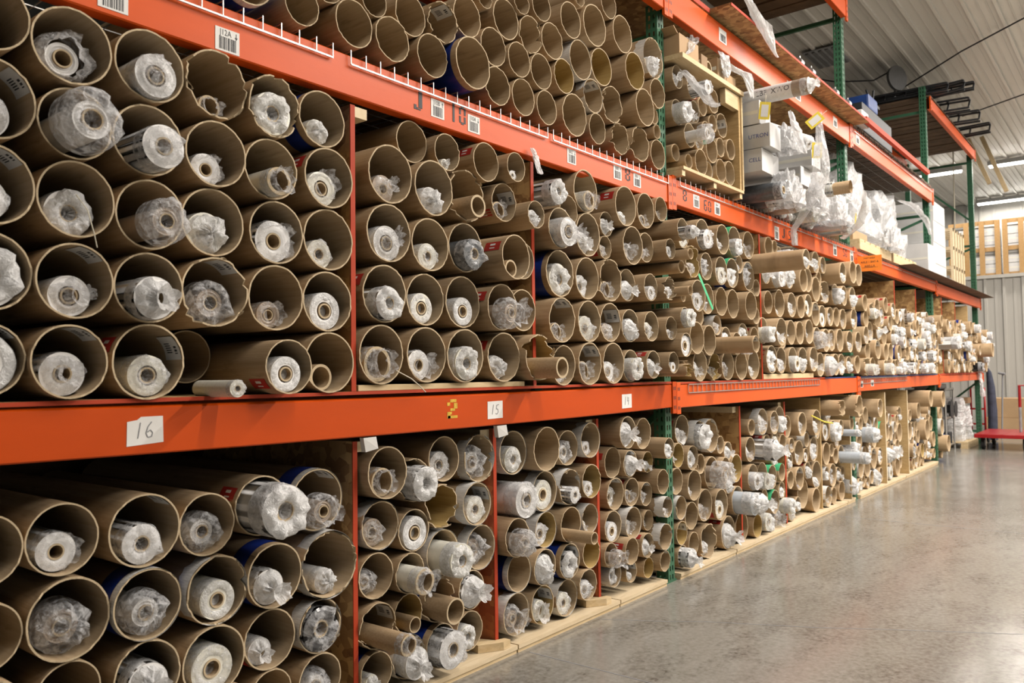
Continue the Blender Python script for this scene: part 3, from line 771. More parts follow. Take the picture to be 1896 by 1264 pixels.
(1, 7.684, 0.696, 0.0732, 0.066, 0, 1, 60, 0),
(2, 7.267, 0.496, 0.0975, 0.071, 0, 0, 0, 0),
(2, 7.439, 0.512, 0.0588, 0.080, 0, 0, 0, 0),
(2, 7.556, 0.450, 0.0699, 0.080, 0, 0, 0, 0),
(2, 7.589, 0.583, 0.0583, 0.080, 0, 1, 56, 0),
(2, 7.710, 0.451, 0.0836, 0.080, 0, 7, 70, 22),
(3, 7.281, 0.320, 0.0589, 0.080, 2, 3, 60, 0),
(3, 7.441, 0.291, 0.1016, 0.075, 0, 4, 85, 0),
(3, 7.607, 0.284, 0.0628, 0.080, 4, 3, 70, 0),
(3, 7.738, 0.276, 0.0662, 0.080, 0, 2, 68, 0),
(4, 7.240, 0.128, 0.0889, 0.058, 10, 1, 45, 0),
(4, 7.421, 0.113, 0.0760, 0.065, 0, 1, 30, 0),
(4, 7.675, 0.125, 0.0882, 0.071, 0, 0, 0, 0),],
"L0I": [
(0, 7.871, 0.890, 0.0989, -0.050, 8, 0, 0, 0),
(0, 8.507, 0.771, 0.0847, 0.070, 0, 0, 0, 0),
(0, 8.673, 0.837, 0.0916, -0.030, 0, 1, 60, 0),
(0, 9.200, 0.774, 0.0992, 0.075, 0, 0, 0, 0),
(1, 7.779, 0.646, 0.0326, -0.070, 128, 7, 95, 0),
(1, 7.861, 0.721, 0.0606, 0.020, 0, 0, 0, 0),
(1, 7.934, 0.649, 0.0409, 0.080, 2, 2, 76, 0),
(1, 8.150, 0.533, 0.0707, 0.080, 0, 3, 65, 0),
(1, 8.240, 0.658, 0.0623, 0.080, 2, 3, 78, 0),
(1, 8.306, 0.524, 0.0827, 0.080, 0, 1, 54, 0),
(1, 8.372, 0.694, 0.0609, 0.080, 0, 0, 0, 0),
(1, 8.457, 0.582, 0.0777, -0.030, 128, 7, 95, 0),
(1, 8.626, 0.669, 0.0696, 0.080, 4, 3, 65, 0),
(1, 8.676, 0.549, 0.0581, 0.080, 0, 3, 78, 0),
(1, 8.761, 0.708, 0.0626, 0.080, 2, 1, 58, 0),
(1, 8.831, 0.520, 0.0950, 0.080, 0, 0, 0, 0),
(1, 8.918, 0.659, 0.0673, 0.080, 2, 1, 58, 0),
(1, 9.073, 0.587, 0.0933, 0.070, 32, 0, 0, 0),
(1, 9.260, 0.556, 0.0948, 0.060, 0, 1, 60, 0),
(1, 9.350, 0.710, 0.0631, 0.080, 0, 5, 50, 0),
(1, 9.486, 0.679, 0.0617, 0.080, 2, 1, 51, 0),
(1, 9.489, 0.532, 0.0834, 0.080, 2, 0, 0, 0),
(1, 9.675, 0.588, 0.0593, 0.080, 2, 1, 48, 0),
(1, 9.774, 0.660, 0.0611, 0.080, 4, 1, 50, 0),
(2, 7.877, 0.470, 0.0834, -0.010, 128, 3, 95, 0),
(2, 7.887, 0.338, 0.0453, 0.020, 0, 2, 69, 0),
(2, 7.921, 0.273, 0.0270, 0.070, 4, 1, 60, 0),
(2, 8.226, 0.394, 0.0622, 0.080, 4, 5, 50, 0),
(2, 8.452, 0.400, 0.0685, 0.080, 2, 0, 0, 0),
(2, 8.538, 0.489, 0.0435, 0.064, 0, 0, 0, 0),
(2, 8.664, 0.425, 0.0599, 0.080, 0, 3, 79, 0),
(2, 8.794, 0.319, 0.1053, 0.078, 64, 0, 0, 0),
(2, 8.990, 0.326, 0.0892, 0.067, 0, 3, 80, 0),
(2, 9.154, 0.404, 0.0514, 0.080, 4, 1, 48, 0),
(2, 9.272, 0.315, 0.0954, 0.076, 0, 3, 90, 3),
(2, 9.413, 0.387, 0.0583, 0.080, 0, 0, 0, 0),
(2, 9.619, 0.464, 0.0615, 0.080, 2, 5, 50, 0),
(2, 9.630, 0.326, 0.0747, 0.082, 0, 4, 90, 3),
(2, 9.771, 0.374, 0.0717, 0.080, 0, 0, 0, 0),
(2, 9.934, 0.300, 0.0643, 0.080, 2, 2, 78, 0),
(3, 7.881, 0.151, 0.0877, 0.024, 128, 3, 92, 0),
(3, 8.288, 0.112, 0.0618, 0.080, 0, 2, 70, 0),
(3, 8.326, 0.266, 0.0950, 0.080, 2, 0, 0, 0),
(3, 8.409, 0.129, 0.0587, 0.080, 0, 1, 63, 0),
(3, 8.529, 0.253, 0.0953, 0.073, 0, 0, 0, 0),
(3, 8.561, 0.100, 0.0588, 0.080, 0, 1, 62, 0),
(3, 8.699, 0.139, 0.0673, 0.080, 2, 0, 0, 0),
(3, 8.849, 0.124, 0.0801, 0.073, 128, 3, 90, 0),
(3, 9.004, 0.134, 0.0738, 0.066, 0, 0, 0, 0),
(3, 9.211, 0.156, 0.0595, 0.080, 0, 0, 0, 0),
(3, 9.353, 0.122, 0.0847, 0.080, 0, 2, 80, 2),
(3, 9.493, 0.166, 0.0602, 0.080, 0, 3, 77, 0),
(3, 9.711, 0.151, 0.1062, 0.069, 0, 0, 0, 0),
(3, 9.887, 0.178, 0.0647, 0.080, 0, 0, 0, 0),],
"L0J": [
(0, 9.903, 0.725, 0.0818, 0.080, 8, 3, 40, 0),
(0, 10.413, 0.681, 0.0663, 0.080, 0, 0, 0, 0),
(0, 10.569, 0.729, 0.0952, 0.020, 0, 0, 0, 0),
(0, 10.706, 0.869, 0.0987, -0.090, 0, 0, 0, 0),
(0, 10.775, 0.671, 0.0950, 0.080, 2, 3, 72, 0),
(0, 11.443, 0.691, 0.0688, 0.080, 0, 1, 50, 0),
(0, 11.536, 0.837, 0.1016, -0.070, 0, 0, 0, 0),
(0, 12.040, 0.615, 0.0985, 0.065, 0, 0, 0, 0),
(1, 9.884, 0.513, 0.1054, 0.079, 0, 0, 0, 0),
(1, 10.178, 0.514, 0.1052, 0.040, 2, 0, 0, 0),
(1, 10.302, 0.407, 0.0563, 0.080, 2, 0, 0, 0),
(1, 10.344, 0.558, 0.0658, 0.080, 2, 0, 0, 0),
(1, 10.521, 0.506, 0.0950, 0.080, 0, 3, 63, 0),
(1, 10.688, 0.533, 0.0606, 0.080, 4, 1, 49, 0),
(1, 10.765, 0.411, 0.0817, 0.077, 0, 0, 0, 0),
(1, 10.960, 0.480, 0.1234, 0.010, 0, 0, 0, 0),
(1, 11.153, 0.546, 0.0717, 0.080, 2, 1, 56, 0),
(1, 11.299, 0.411, 0.0650, 0.080, 0, 0, 0, 0),
(1, 11.304, 0.577, 0.0806, 0.080, 0, 0, 0, 0),
(1, 11.476, 0.527, 0.0962, 0.073, 0, 0, 0, 0),
(1, 11.870, 0.462, 0.1055, 0.020, 2, 0, 0, 0),
(2, 10.208, 0.263, 0.0639, 0.080, 2, 1, 57, 0),
(2, 10.384, 0.274, 0.0795, 0.040, 0, 8, 80, 0),
(2, 10.515, 0.216, 0.0613, 0.080, 0, 3, 63, 0),
(2, 10.606, 0.348, 0.0820, 0.080, 0, 2, 62, 0),
(2, 10.644, 0.129, 0.0897, 0.080, 4, 1, 58, 0),
(2, 10.777, 0.229, 0.0623, 0.080, 0, 0, 0, 0),
(2, 10.930, 0.228, 0.0880, 0.069, 17, 0, 0, 0),
(2, 11.115, 0.363, 0.0653, 0.080, 2, 0, 0, 0),
(2, 11.119, 0.201, 0.0950, 0.080, 0, 1, 54, 0),
(2, 11.274, 0.160, 0.0637, 0.080, 0, 3, 70, 0),
(2, 11.355, 0.278, 0.0773, 0.080, 0, 3, 65, 0),
(2, 11.429, 0.122, 0.0547, 0.080, 0, 0, 0, 0),
(2, 11.544, 0.141, 0.0614, 0.057, 0, 0, 0, 0),
(2, 11.555, 0.321, 0.0973, 0.061, 0, 0, 0, 0),
(2, 11.891, 0.247, 0.1086, -0.050, 0, 0, 0, 0),
(3, 10.221, 0.118, 0.0791, 0.080, 4, 0, 0, 0),
(3, 10.443, 0.111, 0.0632, 0.067, 4, 0, 0, 0),
(3, 10.818, 0.109, 0.0620, 0.080, 0, 0, 0, 0),
(3, 10.968, 0.090, 0.0534, 0.074, 0, 0, 0, 0),
(3, 12.023, 0.105, 0.0677, 0.061, 32, 0, 0, 0),],
"L1A": [
(0, 0.726, 2.115, 0.0935, -0.026, 0, 1, 50, 0),
(0, 0.920, 2.088, 0.1007, -0.030, 0, 4, 75, 0),
(0, 1.132, 2.099, 0.1010, -0.022, 0, 1, 60, 2),
(0, 1.337, 2.102, 0.1022, -0.028, 8, 5, 38, 0),
(0, 1.537, 2.086, 0.0977, -0.030, 8, 2, 70, 0),
(0, 1.732, 2.093, 0.0953, -0.022, 1, 1, 45, 0),
(1, 0.741, 1.911, 0.1012, -0.010, 64, 1, 60, 0),
(1, 0.936, 1.890, 0.0938, -0.013, 0, 4, 92, 10),
(1, 1.132, 1.890, 0.1006, -0.014, 0, 1, 60, 8),
(1, 1.334, 1.891, 0.0994, -0.027, 0, 1, 50, 0),
(1, 1.532, 1.884, 0.0972, -0.019, 0, 5, 50, 4),
(1, 1.758, 1.896, 0.1023, -0.025, 4, 1, 58, 0),
(2, 0.736, 1.696, 0.0987, -0.028, 64, 1, 55, 0),
(2, 0.934, 1.689, 0.0986, -0.029, 0, 1, 62, 0),
(2, 1.132, 1.678, 0.0980, -0.027, 0, 4, 70, 8),
(2, 1.334, 1.687, 0.1022, -0.010, 0, 1, 62, 0),
(2, 1.557, 1.685, 0.1013, -0.012, 0, 1, 66, 0),
(2, 1.764, 1.687, 0.1046, -0.013, 0, 1, 48, 0),
(3, 0.738, 1.487, 0.0972, -0.013, 0, 2, 80, 0),
(3, 0.934, 1.477, 0.0974, -0.027, 64, 1, 55, 0),
(3, 1.131, 1.474, 0.0986, -0.025, 0, 3, 60, 4),
(3, 1.338, 1.478, 0.1063, -0.017, 72, 4, 70, 0),
(3, 1.553, 1.475, 0.1039, -0.014, 0, 1, 42, 0),
(3, 1.761, 1.476, 0.1023, -0.011, 0, 2, 62, 0),
(4, 0.734, 1.272, 0.0901, -0.011, 64, 2, 82, 0),
(4, 0.921, 1.268, 0.0953, -0.030, 64, 1, 60, 0),
(4, 1.135, 1.269, 0.1044, -0.017, 68, 1, 55, 0),
(4, 1.337, 1.190, 0.0255, -0.110, 128, 2, 98, 2),
(4, 1.386, 1.291, 0.0847, 0.230, 0, 0, 0, 0),
(4, 1.554, 1.254, 0.0862, -0.080, 4, 2, 65, 0),
(4, 1.765, 1.269, 0.1035, -0.016, 0, 5, 48, 0),],
"L1B": [
(0, 2.195, 2.125, 0.0814, 0.020, 0, 0, 0, 0),
(0, 2.353, 2.110, 0.0736, -0.020, 0, 1, 30, 0),
(0, 2.584, 2.115, 0.0819, -0.028, 4, 0, 0, 0),
(0, 2.748, 2.120, 0.0632, -0.060, 0, 1, 35, 0),
(1, 2.045, 1.964, 0.1086, -0.021, 0, 1, 48, 0),
(1, 2.265, 1.949, 0.1065, -0.030, 0, 1, 50, 0),
(1, 2.479, 1.957, 0.1060, -0.010, 8, 5, 48, 6),
(1, 2.722, 1.968, 0.0840, -0.011, 68, 5, 55, 0),
(2, 2.037, 1.745, 0.1078, -0.019, 0, 1, 60, 0),
(2, 2.247, 1.726, 0.1021, -0.025, 0, 2, 50, 0),
(2, 2.467, 1.741, 0.1018, -0.010, 0, 6, 60, 5),
(2, 2.663, 1.713, 0.0934, -0.120, 4, 5, 45, 0),
(2, 2.840, 1.726, 0.0831, -0.018, 0, 1, 60, 0),
(3, 2.022, 1.521, 0.1064, -0.011, 4, 1, 58, 2),
(3, 2.231, 1.513, 0.1011, -0.012, 0, 2, 58, 0),
(3, 2.437, 1.516, 0.1035, -0.020, 0, 2, 55, 0),
(3, 2.640, 1.504, 0.0976, -0.060, 4, 4, 72, 5),
(3, 2.831, 1.504, 0.0924, -0.022, 0, 0, 0, 0),
(4, 1.998, 1.299, 0.1069, -0.018, 0, 5, 66, 0),
(4, 2.225, 1.300, 0.1060, -0.022, 0, 1, 55, 0),
(4, 2.441, 1.299, 0.1082, -0.028, 0, 2, 62, 0),
(4, 2.691, 1.295, 0.1068, -0.025, 4, 1, 50, 0),
(4, 2.903, 1.296, 0.1035, -0.060, 24, 5, 50, 12),],
"L1C": [
(0, 3.031, 2.057, 0.0590, -0.080, 128, 2, 98, 0),
(0, 3.368, 2.127, 0.1067, -0.012, 0, 5, 50, 2),
(0, 3.694, 2.098, 0.1060, -0.050, 4, 1, 35, 0),
(0, 3.942, 2.114, 0.0968, -0.031, 0, 5, 40, 0),
(0, 4.120, 2.150, 0.0704, -0.031, 0, 5, 45, 0),
(1, 2.862, 1.927, 0.0610, -0.080, 0, 3, 65, 0),
(1, 3.078, 1.898, 0.0965, -0.060, 0, 1, 70, 4),
(1, 3.220, 2.009, 0.0746, -0.010, 4, 1, 47, 0),
(1, 3.377, 1.911, 0.1083, -0.017, 0, 1, 55, 0),
(1, 3.547, 1.867, 0.0593, -0.010, 4, 1, 60, 0),
(1, 3.561, 1.990, 0.0632, -0.010, 0, 3, 70, 0),
(1, 3.761, 1.898, 0.1030, -0.050, 0, 4, 60, 0),
(1, 3.947, 1.911, 0.0825, -0.025, 0, 1, 55, 0),
(1, 4.092, 1.912, 0.0574, -0.100, 0, 3, 60, 0),
(1, 4.180, 1.885, 0.0310, -0.180, 0, 0, 0, 0),
(2, 3.126, 1.694, 0.1116, -0.019, 1, 2, 68, 0),
(2, 3.358, 1.690, 0.1040, -0.021, 0, 1, 55, 0),
(2, 3.571, 1.699, 0.1076, -0.024, 8, 5, 50, 0),
(2, 3.766, 1.690, 0.0862, -0.008, 0, 3, 60, 0),
(2, 3.929, 1.687, 0.0750, -0.060, 0, 2, 50, 0),
(2, 4.073, 1.688, 0.0652, -0.100, 8, 1, 55, 0),
(2, 4.168, 1.677, 0.0274, -0.180, 0, 0, 0, 0),
(3, 3.095, 1.471, 0.1057, -0.050, 64, 5, 45, 0),
(3, 3.362, 1.478, 0.1023, -0.027, 0, 1, 60, 0),
(3, 3.567, 1.481, 0.1005, -0.022, 64, 1, 45, 0),
(3, 3.756, 1.472, 0.0881, -0.027, 0, 3, 66, 0),
(3, 3.927, 1.473, 0.0816, -0.060, 0, 1, 60, 0),
(3, 4.083, 1.467, 0.0661, -0.100, 0, 1, 42, 0),
(3, 4.194, 1.529, 0.0598, -0.130, 64, 2, 85, 3),
(4, 3.149, 1.261, 0.0955, -0.017, 0, 1, 45, 0),
(4, 3.363, 1.269, 0.1044, -0.025, 64, 5, 58, 0),
(4, 3.589, 1.272, 0.1043, -0.023, 0, 1, 50, 0),
(4, 3.779, 1.259, 0.0848, -0.014, 0, 2, 70, 3),
(4, 3.942, 1.265, 0.0761, -0.060, 4, 3, 68, 0),
(4, 4.083, 1.275, 0.0602, -0.110, 0, 2, 48, 0),
(4, 4.220, 1.269, 0.0188, -0.120, 8, 0, 0, 0),],
"L1D": [
(0, 4.187, 2.031, 0.0649, -0.130, 0, 3, 60, 6),
(0, 4.432, 2.030, 0.0656, -0.010, 4, 2, 64, 0),
(0, 4.671, 2.075, 0.0977, -0.024, 0, 2, 62, 3),
(0, 4.866, 2.064, 0.0963, -0.070, 0, 1, 55, 0),
(0, 5.171, 2.089, 0.1044, -0.019, 32, 3, 55, 3),
(0, 5.434, 2.100, 0.0977, -0.010, 0, 5, 60, 0),
(1, 4.204, 1.821, 0.0368, -0.110, 0, 0, 0, 0),
(1, 4.517, 1.890, 0.0965, -0.030, 24, 1, 45, 0),
(1, 4.700, 1.879, 0.0860, -0.031, 4, 4, 90, 0),
(1, 4.878, 1.866, 0.0907, -0.050, 0, 2, 58, 0),
(1, 5.105, 1.874, 0.0996, -0.027, 33, 2, 62, 0),
(1, 5.261, 1.948, 0.0606, -0.010, 2, 1, 55, 0),
(1, 5.410, 1.881, 0.1008, -0.014, 64, 4, 85, 0),
(1, 5.561, 1.810, 0.0606, -0.010, 4, 0, 0, 0),
(2, 4.218, 1.650, 0.0289, -0.110, 0, 0, 0, 0),
(2, 4.517, 1.681, 0.0958, -0.060, 0, 2, 55, 0),
(2, 4.627, 1.563, 0.0603, -0.010, 0, 0, 0, 0),
(2, 4.734, 1.679, 0.0953, -0.017, 32, 4, 60, 0),
(2, 4.881, 1.520, 0.0641, -0.010, 2, 1, 64, 0),
(2, 4.923, 1.674, 0.0920, -0.026, 0, 0, 0, 0),
(2, 5.112, 1.670, 0.0953, -0.024, 0, 0, 0, 0),
(2, 5.305, 1.667, 0.0961, -0.070, 0, 0, 0, 0),
(2, 5.466, 1.718, 0.0692, -0.010, 0, 0, 0, 0),
(2, 5.542, 1.612, 0.0591, -0.010, 0, 0, 0, 0),
(3, 4.182, 1.375, 0.0679, -0.140, 64, 2, 85, 0),
(3, 4.507, 1.426, 0.0983, -0.050, 0, 0, 0, 0),
(3, 4.728, 1.418, 0.0939, -0.028, 0, 0, 0, 0),
(3, 4.874, 1.389, 0.0528, -0.270, 64, 0, 0, 0),
(3, 4.995, 1.435, 0.0757, -0.021, 0, 2, 72, 0),
(3, 5.146, 1.406, 0.0768, -0.031, 0, 4, 80, 8),
(3, 5.301, 1.463, 0.0866, -0.010, 0, 2, 79, 0),
(3, 5.502, 1.456, 0.0748, -0.010, 4, 0, 0, 0),
(4, 4.177, 1.233, 0.0357, -0.160, 24, 0, 0, 0),
(4, 4.614, 1.261, 0.0964, -0.015, 0, 1, 60, 0),
(4, 4.838, 1.252, 0.0874, -0.010, 24, 5, 55, 0),
(4, 5.040, 1.262, 0.0968, -0.009, 0, 1, 58, 0),
(4, 5.251, 1.263, 0.0984, -0.014, 0, 0, 0, 0),
(4, 5.476, 1.267, 0.1018, -0.009, 0, 1, 42, 0),],
"L1E": [
(0, 5.550, 1.979, 0.0690, -0.370, 0, 3, 60, 0),
(0, 5.762, 2.119, 0.0787, -0.032, 0, 0, 0, 0),
(0, 5.898, 2.139, 0.0511, -0.025, 0, 0, 0, 0),
(0, 6.014, 2.086, 0.0737, -0.009, 0, 3, 75, 8),
(0, 6.857, 2.124, 0.0909, -0.013, 0, 3, 66, 0),
(0, 6.938, 1.992, 0.0608, -0.010, 4, 1, 56, 0),
(0, 7.021, 2.114, 0.0716, -0.022, 0, 1, 60, 0),
(0, 7.170, 2.051, 0.0893, -0.140, 0, 3, 45, 0),
(0, 7.614, 2.102, 0.1012, -0.100, 0, 0, 0, 0),
(0, 7.863, 2.101, 0.1026, -0.080, 0, 1, 50, 0),
(1, 5.749, 1.942, 0.0865, -0.009, 0, 3, 66, 0),
(1, 5.921, 1.922, 0.0863, -0.017, 0, 2, 75, 4),
(1, 6.070, 1.954, 0.0610, -0.010, 2, 3, 78, 0),
(1, 6.223, 1.946, 0.0905, -0.012, 0, 3, 80, 0),
(1, 6.406, 1.932, 0.0910, -0.060, 0, 0, 0, 0),
(1, 6.614, 1.953, 0.0978, -0.025, 0, 1, 60, 0),
(1, 6.806, 1.893, 0.1024, -0.027, 0, 5, 40, 0),
(1, 7.058, 1.885, 0.0958, -0.021, 8, 1, 50, 0),
(1, 7.308, 1.884, 0.0937, -0.029, 0, 3, 75, 3),
(1, 7.493, 1.884, 0.0895, -0.050, 0, 0, 0, 0),
(1, 7.679, 1.878, 0.0947, -0.070, 0, 3, 60, 0),
(1, 7.826, 1.929, 0.0597, -0.010, 2, 3, 60, 0),
(1, 7.905, 1.821, 0.0594, -0.010, 4, 3, 72, 0),
(2, 5.744, 1.720, 0.0834, -0.023, 0, 0, 0, 0),
(2, 6.005, 1.729, 0.1037, -0.009, 0, 1, 25, 0),
(2, 6.227, 1.729, 0.0955, -0.024, 0, 1, 60, 0),
(2, 6.413, 1.725, 0.0895, -0.032, 0, 0, 0, 0),
(2, 6.594, 1.745, 0.0915, -0.031, 0, 2, 70, 0),
(2, 6.777, 1.687, 0.0988, -0.028, 64, 0, 0, 0),
(2, 6.996, 1.679, 0.0931, -0.013, 4, 2, 60, 0),
(2, 7.173, 1.684, 0.0823, -0.023, 0, 1, 65, 0),
(2, 7.341, 1.688, 0.0836, -0.025, 0, 0, 0, 0),
(2, 7.516, 1.678, 0.0909, -0.030, 0, 1, 45, 0),
(2, 7.744, 1.687, 0.0940, -0.060, 0, 1, 50, 0),
(2, 7.903, 1.696, 0.0634, -0.010, 0, 0, 0, 0),
(3, 5.664, 1.512, 0.0943, -0.008, 0, 2, 60, 6),
(3, 5.868, 1.508, 0.1022, -0.070, 0, 1, 55, 0),
(3, 6.050, 1.455, 0.0671, -0.010, 0, 0, 0, 0),
(3, 6.201, 1.516, 0.0939, -0.022, 0, 1, 50, 0),
(3, 6.386, 1.518, 0.0903, -0.027, 0, 0, 0, 0),
(3, 6.595, 1.534, 0.0974, -0.031, 0, 1, 60, 0),
(3, 6.781, 1.485, 0.0930, -0.031, 0, 4, 85, 4),
(3, 7.024, 1.475, 0.0987, -0.028, 0, 0, 0, 0),
(3, 7.217, 1.481, 0.0925, -0.016, 0, 0, 0, 0),
(3, 7.411, 1.485, 0.1002, -0.028, 0, 1, 50, 0),
(3, 7.631, 1.479, 0.0969, -0.050, 0, 1, 45, 0),
(3, 7.825, 1.478, 0.0954, -0.070, 0, 1, 50, 0),
(4, 5.764, 1.306, 0.1021, -0.031, 4, 2, 80, 0),
(4, 5.979, 1.301, 0.0991, -0.020, 0, 1, 52, 0),
(4, 6.208, 1.304, 0.0983, -0.026, 0, 2, 62, 3),
(4, 6.488, 1.305, 0.1024, -0.008, 0, 3, 58, 0),
(4, 6.692, 1.313, 0.0998, -0.029, 0, 1, 55, 0),
(4, 6.888, 1.270, 0.0988, -0.019, 0, 1, 60, 0),
(4, 7.100, 1.265, 0.0977, -0.013, 0, 3, 85, 3),
(4, 7.293, 1.271, 0.0939, -0.022, 0, 0, 0, 0),
(4, 7.508, 1.272, 0.0952, -0.008, 0, 2, 55, 0),
(4, 7.684, 1.269, 0.0796, -0.021, 0, 3, 65, 0),
(4, 7.849, 1.272, 0.0841, -0.050, 0, 0, 0, 0),],
"L1F": [
(0, 8.180, 1.864, 0.0797, -0.045, 4, 0, 0, 0),
(0, 8.388, 1.794, 0.0840, -0.051, 8, 1, 63, 3),
(0, 8.655, 1.835, 0.0964, -0.034, 0, 5, 50, 0),
(0, 8.835, 1.758, 0.0969, -0.026, 64, 2, 72, 0),
(0, 8.959, 1.887, 0.0807, -0.042, 4, 0, 0, 0),
(0, 9.119, 1.831, 0.0879, -0.075, 4, 2, 72, 0),
(0, 9.312, 1.780, 0.0759, -0.064, 0, 5, 50, 0),
(1, 8.242, 1.715, 0.0807, -0.032, 1, 0, 0, 0),
(1, 8.377, 1.597, 0.0974, -0.031, 0, 1, 65, 0),
(1, 8.531, 1.702, 0.0854, -0.070, 8, 5, 50, 0),
(1, 8.695, 1.618, 0.0979, -0.033, 0, 3, 72, 0),
(1, 9.001, 1.700, 0.0781, -0.069, 4, 1, 58, 0),
(1, 9.187, 1.679, 0.0771, -0.042, 0, 1, 50, 3),
(1, 9.389, 1.642, 0.0809, -0.024, 4, 3, 67, 6),
(2, 8.187, 1.553, 0.0867, -0.045, 0, 5, 50, 0),
(2, 8.631, 1.450, 0.0812, -0.021, 2, 0, 0, 0),
(2, 8.895, 1.555, 0.0933, -0.031, 1, 0, 0, 0),
(2, 9.080, 1.557, 0.0838, -0.072, 0, 1, 65, 3),
(2, 9.263, 1.533, 0.0844, -0.024, 0, 2, 63, 0),
(3, 8.265, 1.401, 0.0839, -0.033, 0, 5, 50, 0),
(3, 8.456, 1.419, 0.0963, -0.079, 64, 0, 0, 0),
(3, 8.795, 1.396, 0.0880, -0.071, 0, 0, 0, 0),
(3, 8.999, 1.409, 0.0841, -0.067, 0, 0, 0, 0),
(3, 9.183, 1.386, 0.0823, -0.022, 4, 0, 0, 0),
(3, 9.380, 1.393, 0.0902, -0.062, 1, 1, 51, 0),
(4, 8.185, 1.250, 0.0854, -0.050, 8, 1, 63, 6),
(4, 8.370, 1.254, 0.0885, -0.049, 1, 0, 0, 0),
(4, 8.553, 1.254, 0.0891, -0.038, 8, 0, 0, 0),
(4, 8.733, 1.242, 0.0771, -0.078, 0, 2, 74, 6),
(4, 8.916, 1.255, 0.0900, -0.024, 0, 3, 63, 0),
(4, 9.103, 1.244, 0.0794, -0.067, 0, 0, 0, 0),
(4, 9.285, 1.248, 0.0825, -0.050, 0, 1, 49, 3),],
"L1G": [
(0, 9.582, 1.812, 0.0725, -0.035, 0, 2, 76, 0),
(0, 9.693, 1.692, 0.0902, -0.032, 0, 5, 50, 0),
(0, 9.807, 1.818, 0.0794, -0.040, 2, 1, 63, 6),
(0, 9.970, 1.797, 0.0834, -0.036, 0, 0, 0, 0),
(0, 10.135, 1.811, 0.0722, -0.028, 64, 5, 50, 0),
(0, 10.253, 1.709, 0.0819, -0.065, 0, 0, 0, 0),
(0, 10.391, 1.802, 0.0786, -0.044, 0, 3, 70, 0),
(1, 9.598, 1.540, 0.0879, -0.070, 2, 2, 72, 0),
(1, 9.786, 1.533, 0.0909, -0.027, 4, 2, 74, 0),
(1, 9.901, 1.653, 0.0747, -0.079, 0, 3, 65, 0),
(1, 9.983, 1.520, 0.0770, -0.039, 4, 3, 74, 3),
(1, 10.076, 1.659, 0.0898, -0.044, 0, 0, 0, 0),
(1, 10.307, 1.523, 0.0818, -0.060, 64, 2, 77, 6),
(1, 10.397, 1.650, 0.0729, -0.059, 1, 0, 0, 0),
(2, 9.684, 1.396, 0.0786, -0.074, 8, 5, 50, 0),
(2, 9.888, 1.396, 0.0782, -0.073, 64, 3, 64, 0),
(2, 10.052, 1.384, 0.0703, -0.065, 0, 1, 59, 0),
(2, 10.146, 1.502, 0.0796, -0.050, 0, 1, 51, 0),
(2, 10.246, 1.377, 0.0721, -0.049, 0, 3, 61, 0),
(2, 10.394, 1.388, 0.0758, -0.035, 0, 3, 70, 6),
(3, 9.598, 1.253, 0.0876, -0.061, 2, 3, 78, 0),
(3, 9.786, 1.258, 0.0925, -0.054, 0, 2, 68, 6),
(3, 9.970, 1.251, 0.0856, -0.025, 0, 1, 57, 0),
(3, 10.144, 1.251, 0.0860, -0.064, 64, 5, 50, 0),
(3, 10.322, 1.245, 0.0797, -0.070, 8, 3, 72, 6),],
"L1H": [
(0, 10.582, 1.832, 0.0724, -0.025, 8, 0, 0, 0),
(0, 10.697, 1.745, 0.0706, -0.029, 0, 3, 72, 6),
(0, 10.913, 1.846, 0.0724, -0.033, 2, 1, 54, 6),
(0, 11.029, 1.734, 0.0789, -0.050, 1, 2, 67, 3),
(0, 11.206, 1.763, 0.0871, -0.049, 0, 0, 0, 0),
(0, 11.431, 1.734, 0.0871, -0.054, 0, 0, 0, 0),
(0, 11.555, 1.838, 0.0746, -0.079, 0, 0, 0, 0),
(1, 10.599, 1.618, 0.0885, -0.073, 2, 2, 78, 3),
(1, 10.855, 1.693, 0.0908, -0.044, 0, 1, 61, 0),
(1, 10.966, 1.551, 0.0875, -0.052, 64, 2, 60, 0),
(1, 11.128, 1.617, 0.0733, -0.026, 64, 0, 0, 0),
(1, 11.300, 1.610, 0.0916, -0.034, 0, 1, 49, 0),
(1, 11.555, 1.612, 0.0749, -0.073, 0, 3, 64, 0),
(2, 10.672, 1.403, 0.0805, -0.028, 4, 0, 0, 0),
(2, 10.754, 1.545, 0.0825, -0.063, 1, 1, 57, 3),
(2, 10.856, 1.401, 0.0930, -0.050, 0, 2, 68, 6),
(2, 11.029, 1.397, 0.0785, -0.027, 8, 2, 79, 3),
(2, 11.190, 1.465, 0.0895, -0.029, 0, 0, 0, 0),
(2, 11.444, 1.518, 0.0703, -0.035, 2, 0, 0, 0),
(3, 10.597, 1.252, 0.0872, -0.077, 1, 2, 69, 6),
(3, 10.770, 1.247, 0.0823, -0.065, 0, 5, 50, 0),
(3, 11.126, 1.256, 0.0911, -0.038, 64, 1, 51, 0),
(3, 11.350, 1.390, 0.0873, -0.048, 1, 0, 0, 0),
(3, 11.536, 1.377, 0.0942, -0.049, 0, 1, 53, 0),
(4, 10.948, 1.246, 0.0810, -0.051, 1, 1, 62, 0),
(4, 11.293, 1.239, 0.0735, -0.045, 8, 1, 50, 0),
(4, 11.442, 1.238, 0.0729, -0.022, 64, 0, 0, 0),],
"L1I": [
(0, 11.942, 1.791, 0.0859, -0.077, 0, 0, 0, 0),
(0, 12.092, 1.676, 0.0748, -0.098, 0, 0, 0, 0),
(0, 12.199, 1.782, 0.0749, -0.067, 2, 3, 74, 0),
(0, 12.426, 1.785, 0.0967, -0.083, 0, 5, 50, 0),
(0, 12.635, 1.759, 0.0942, -0.105, 8, 1, 48, 0),
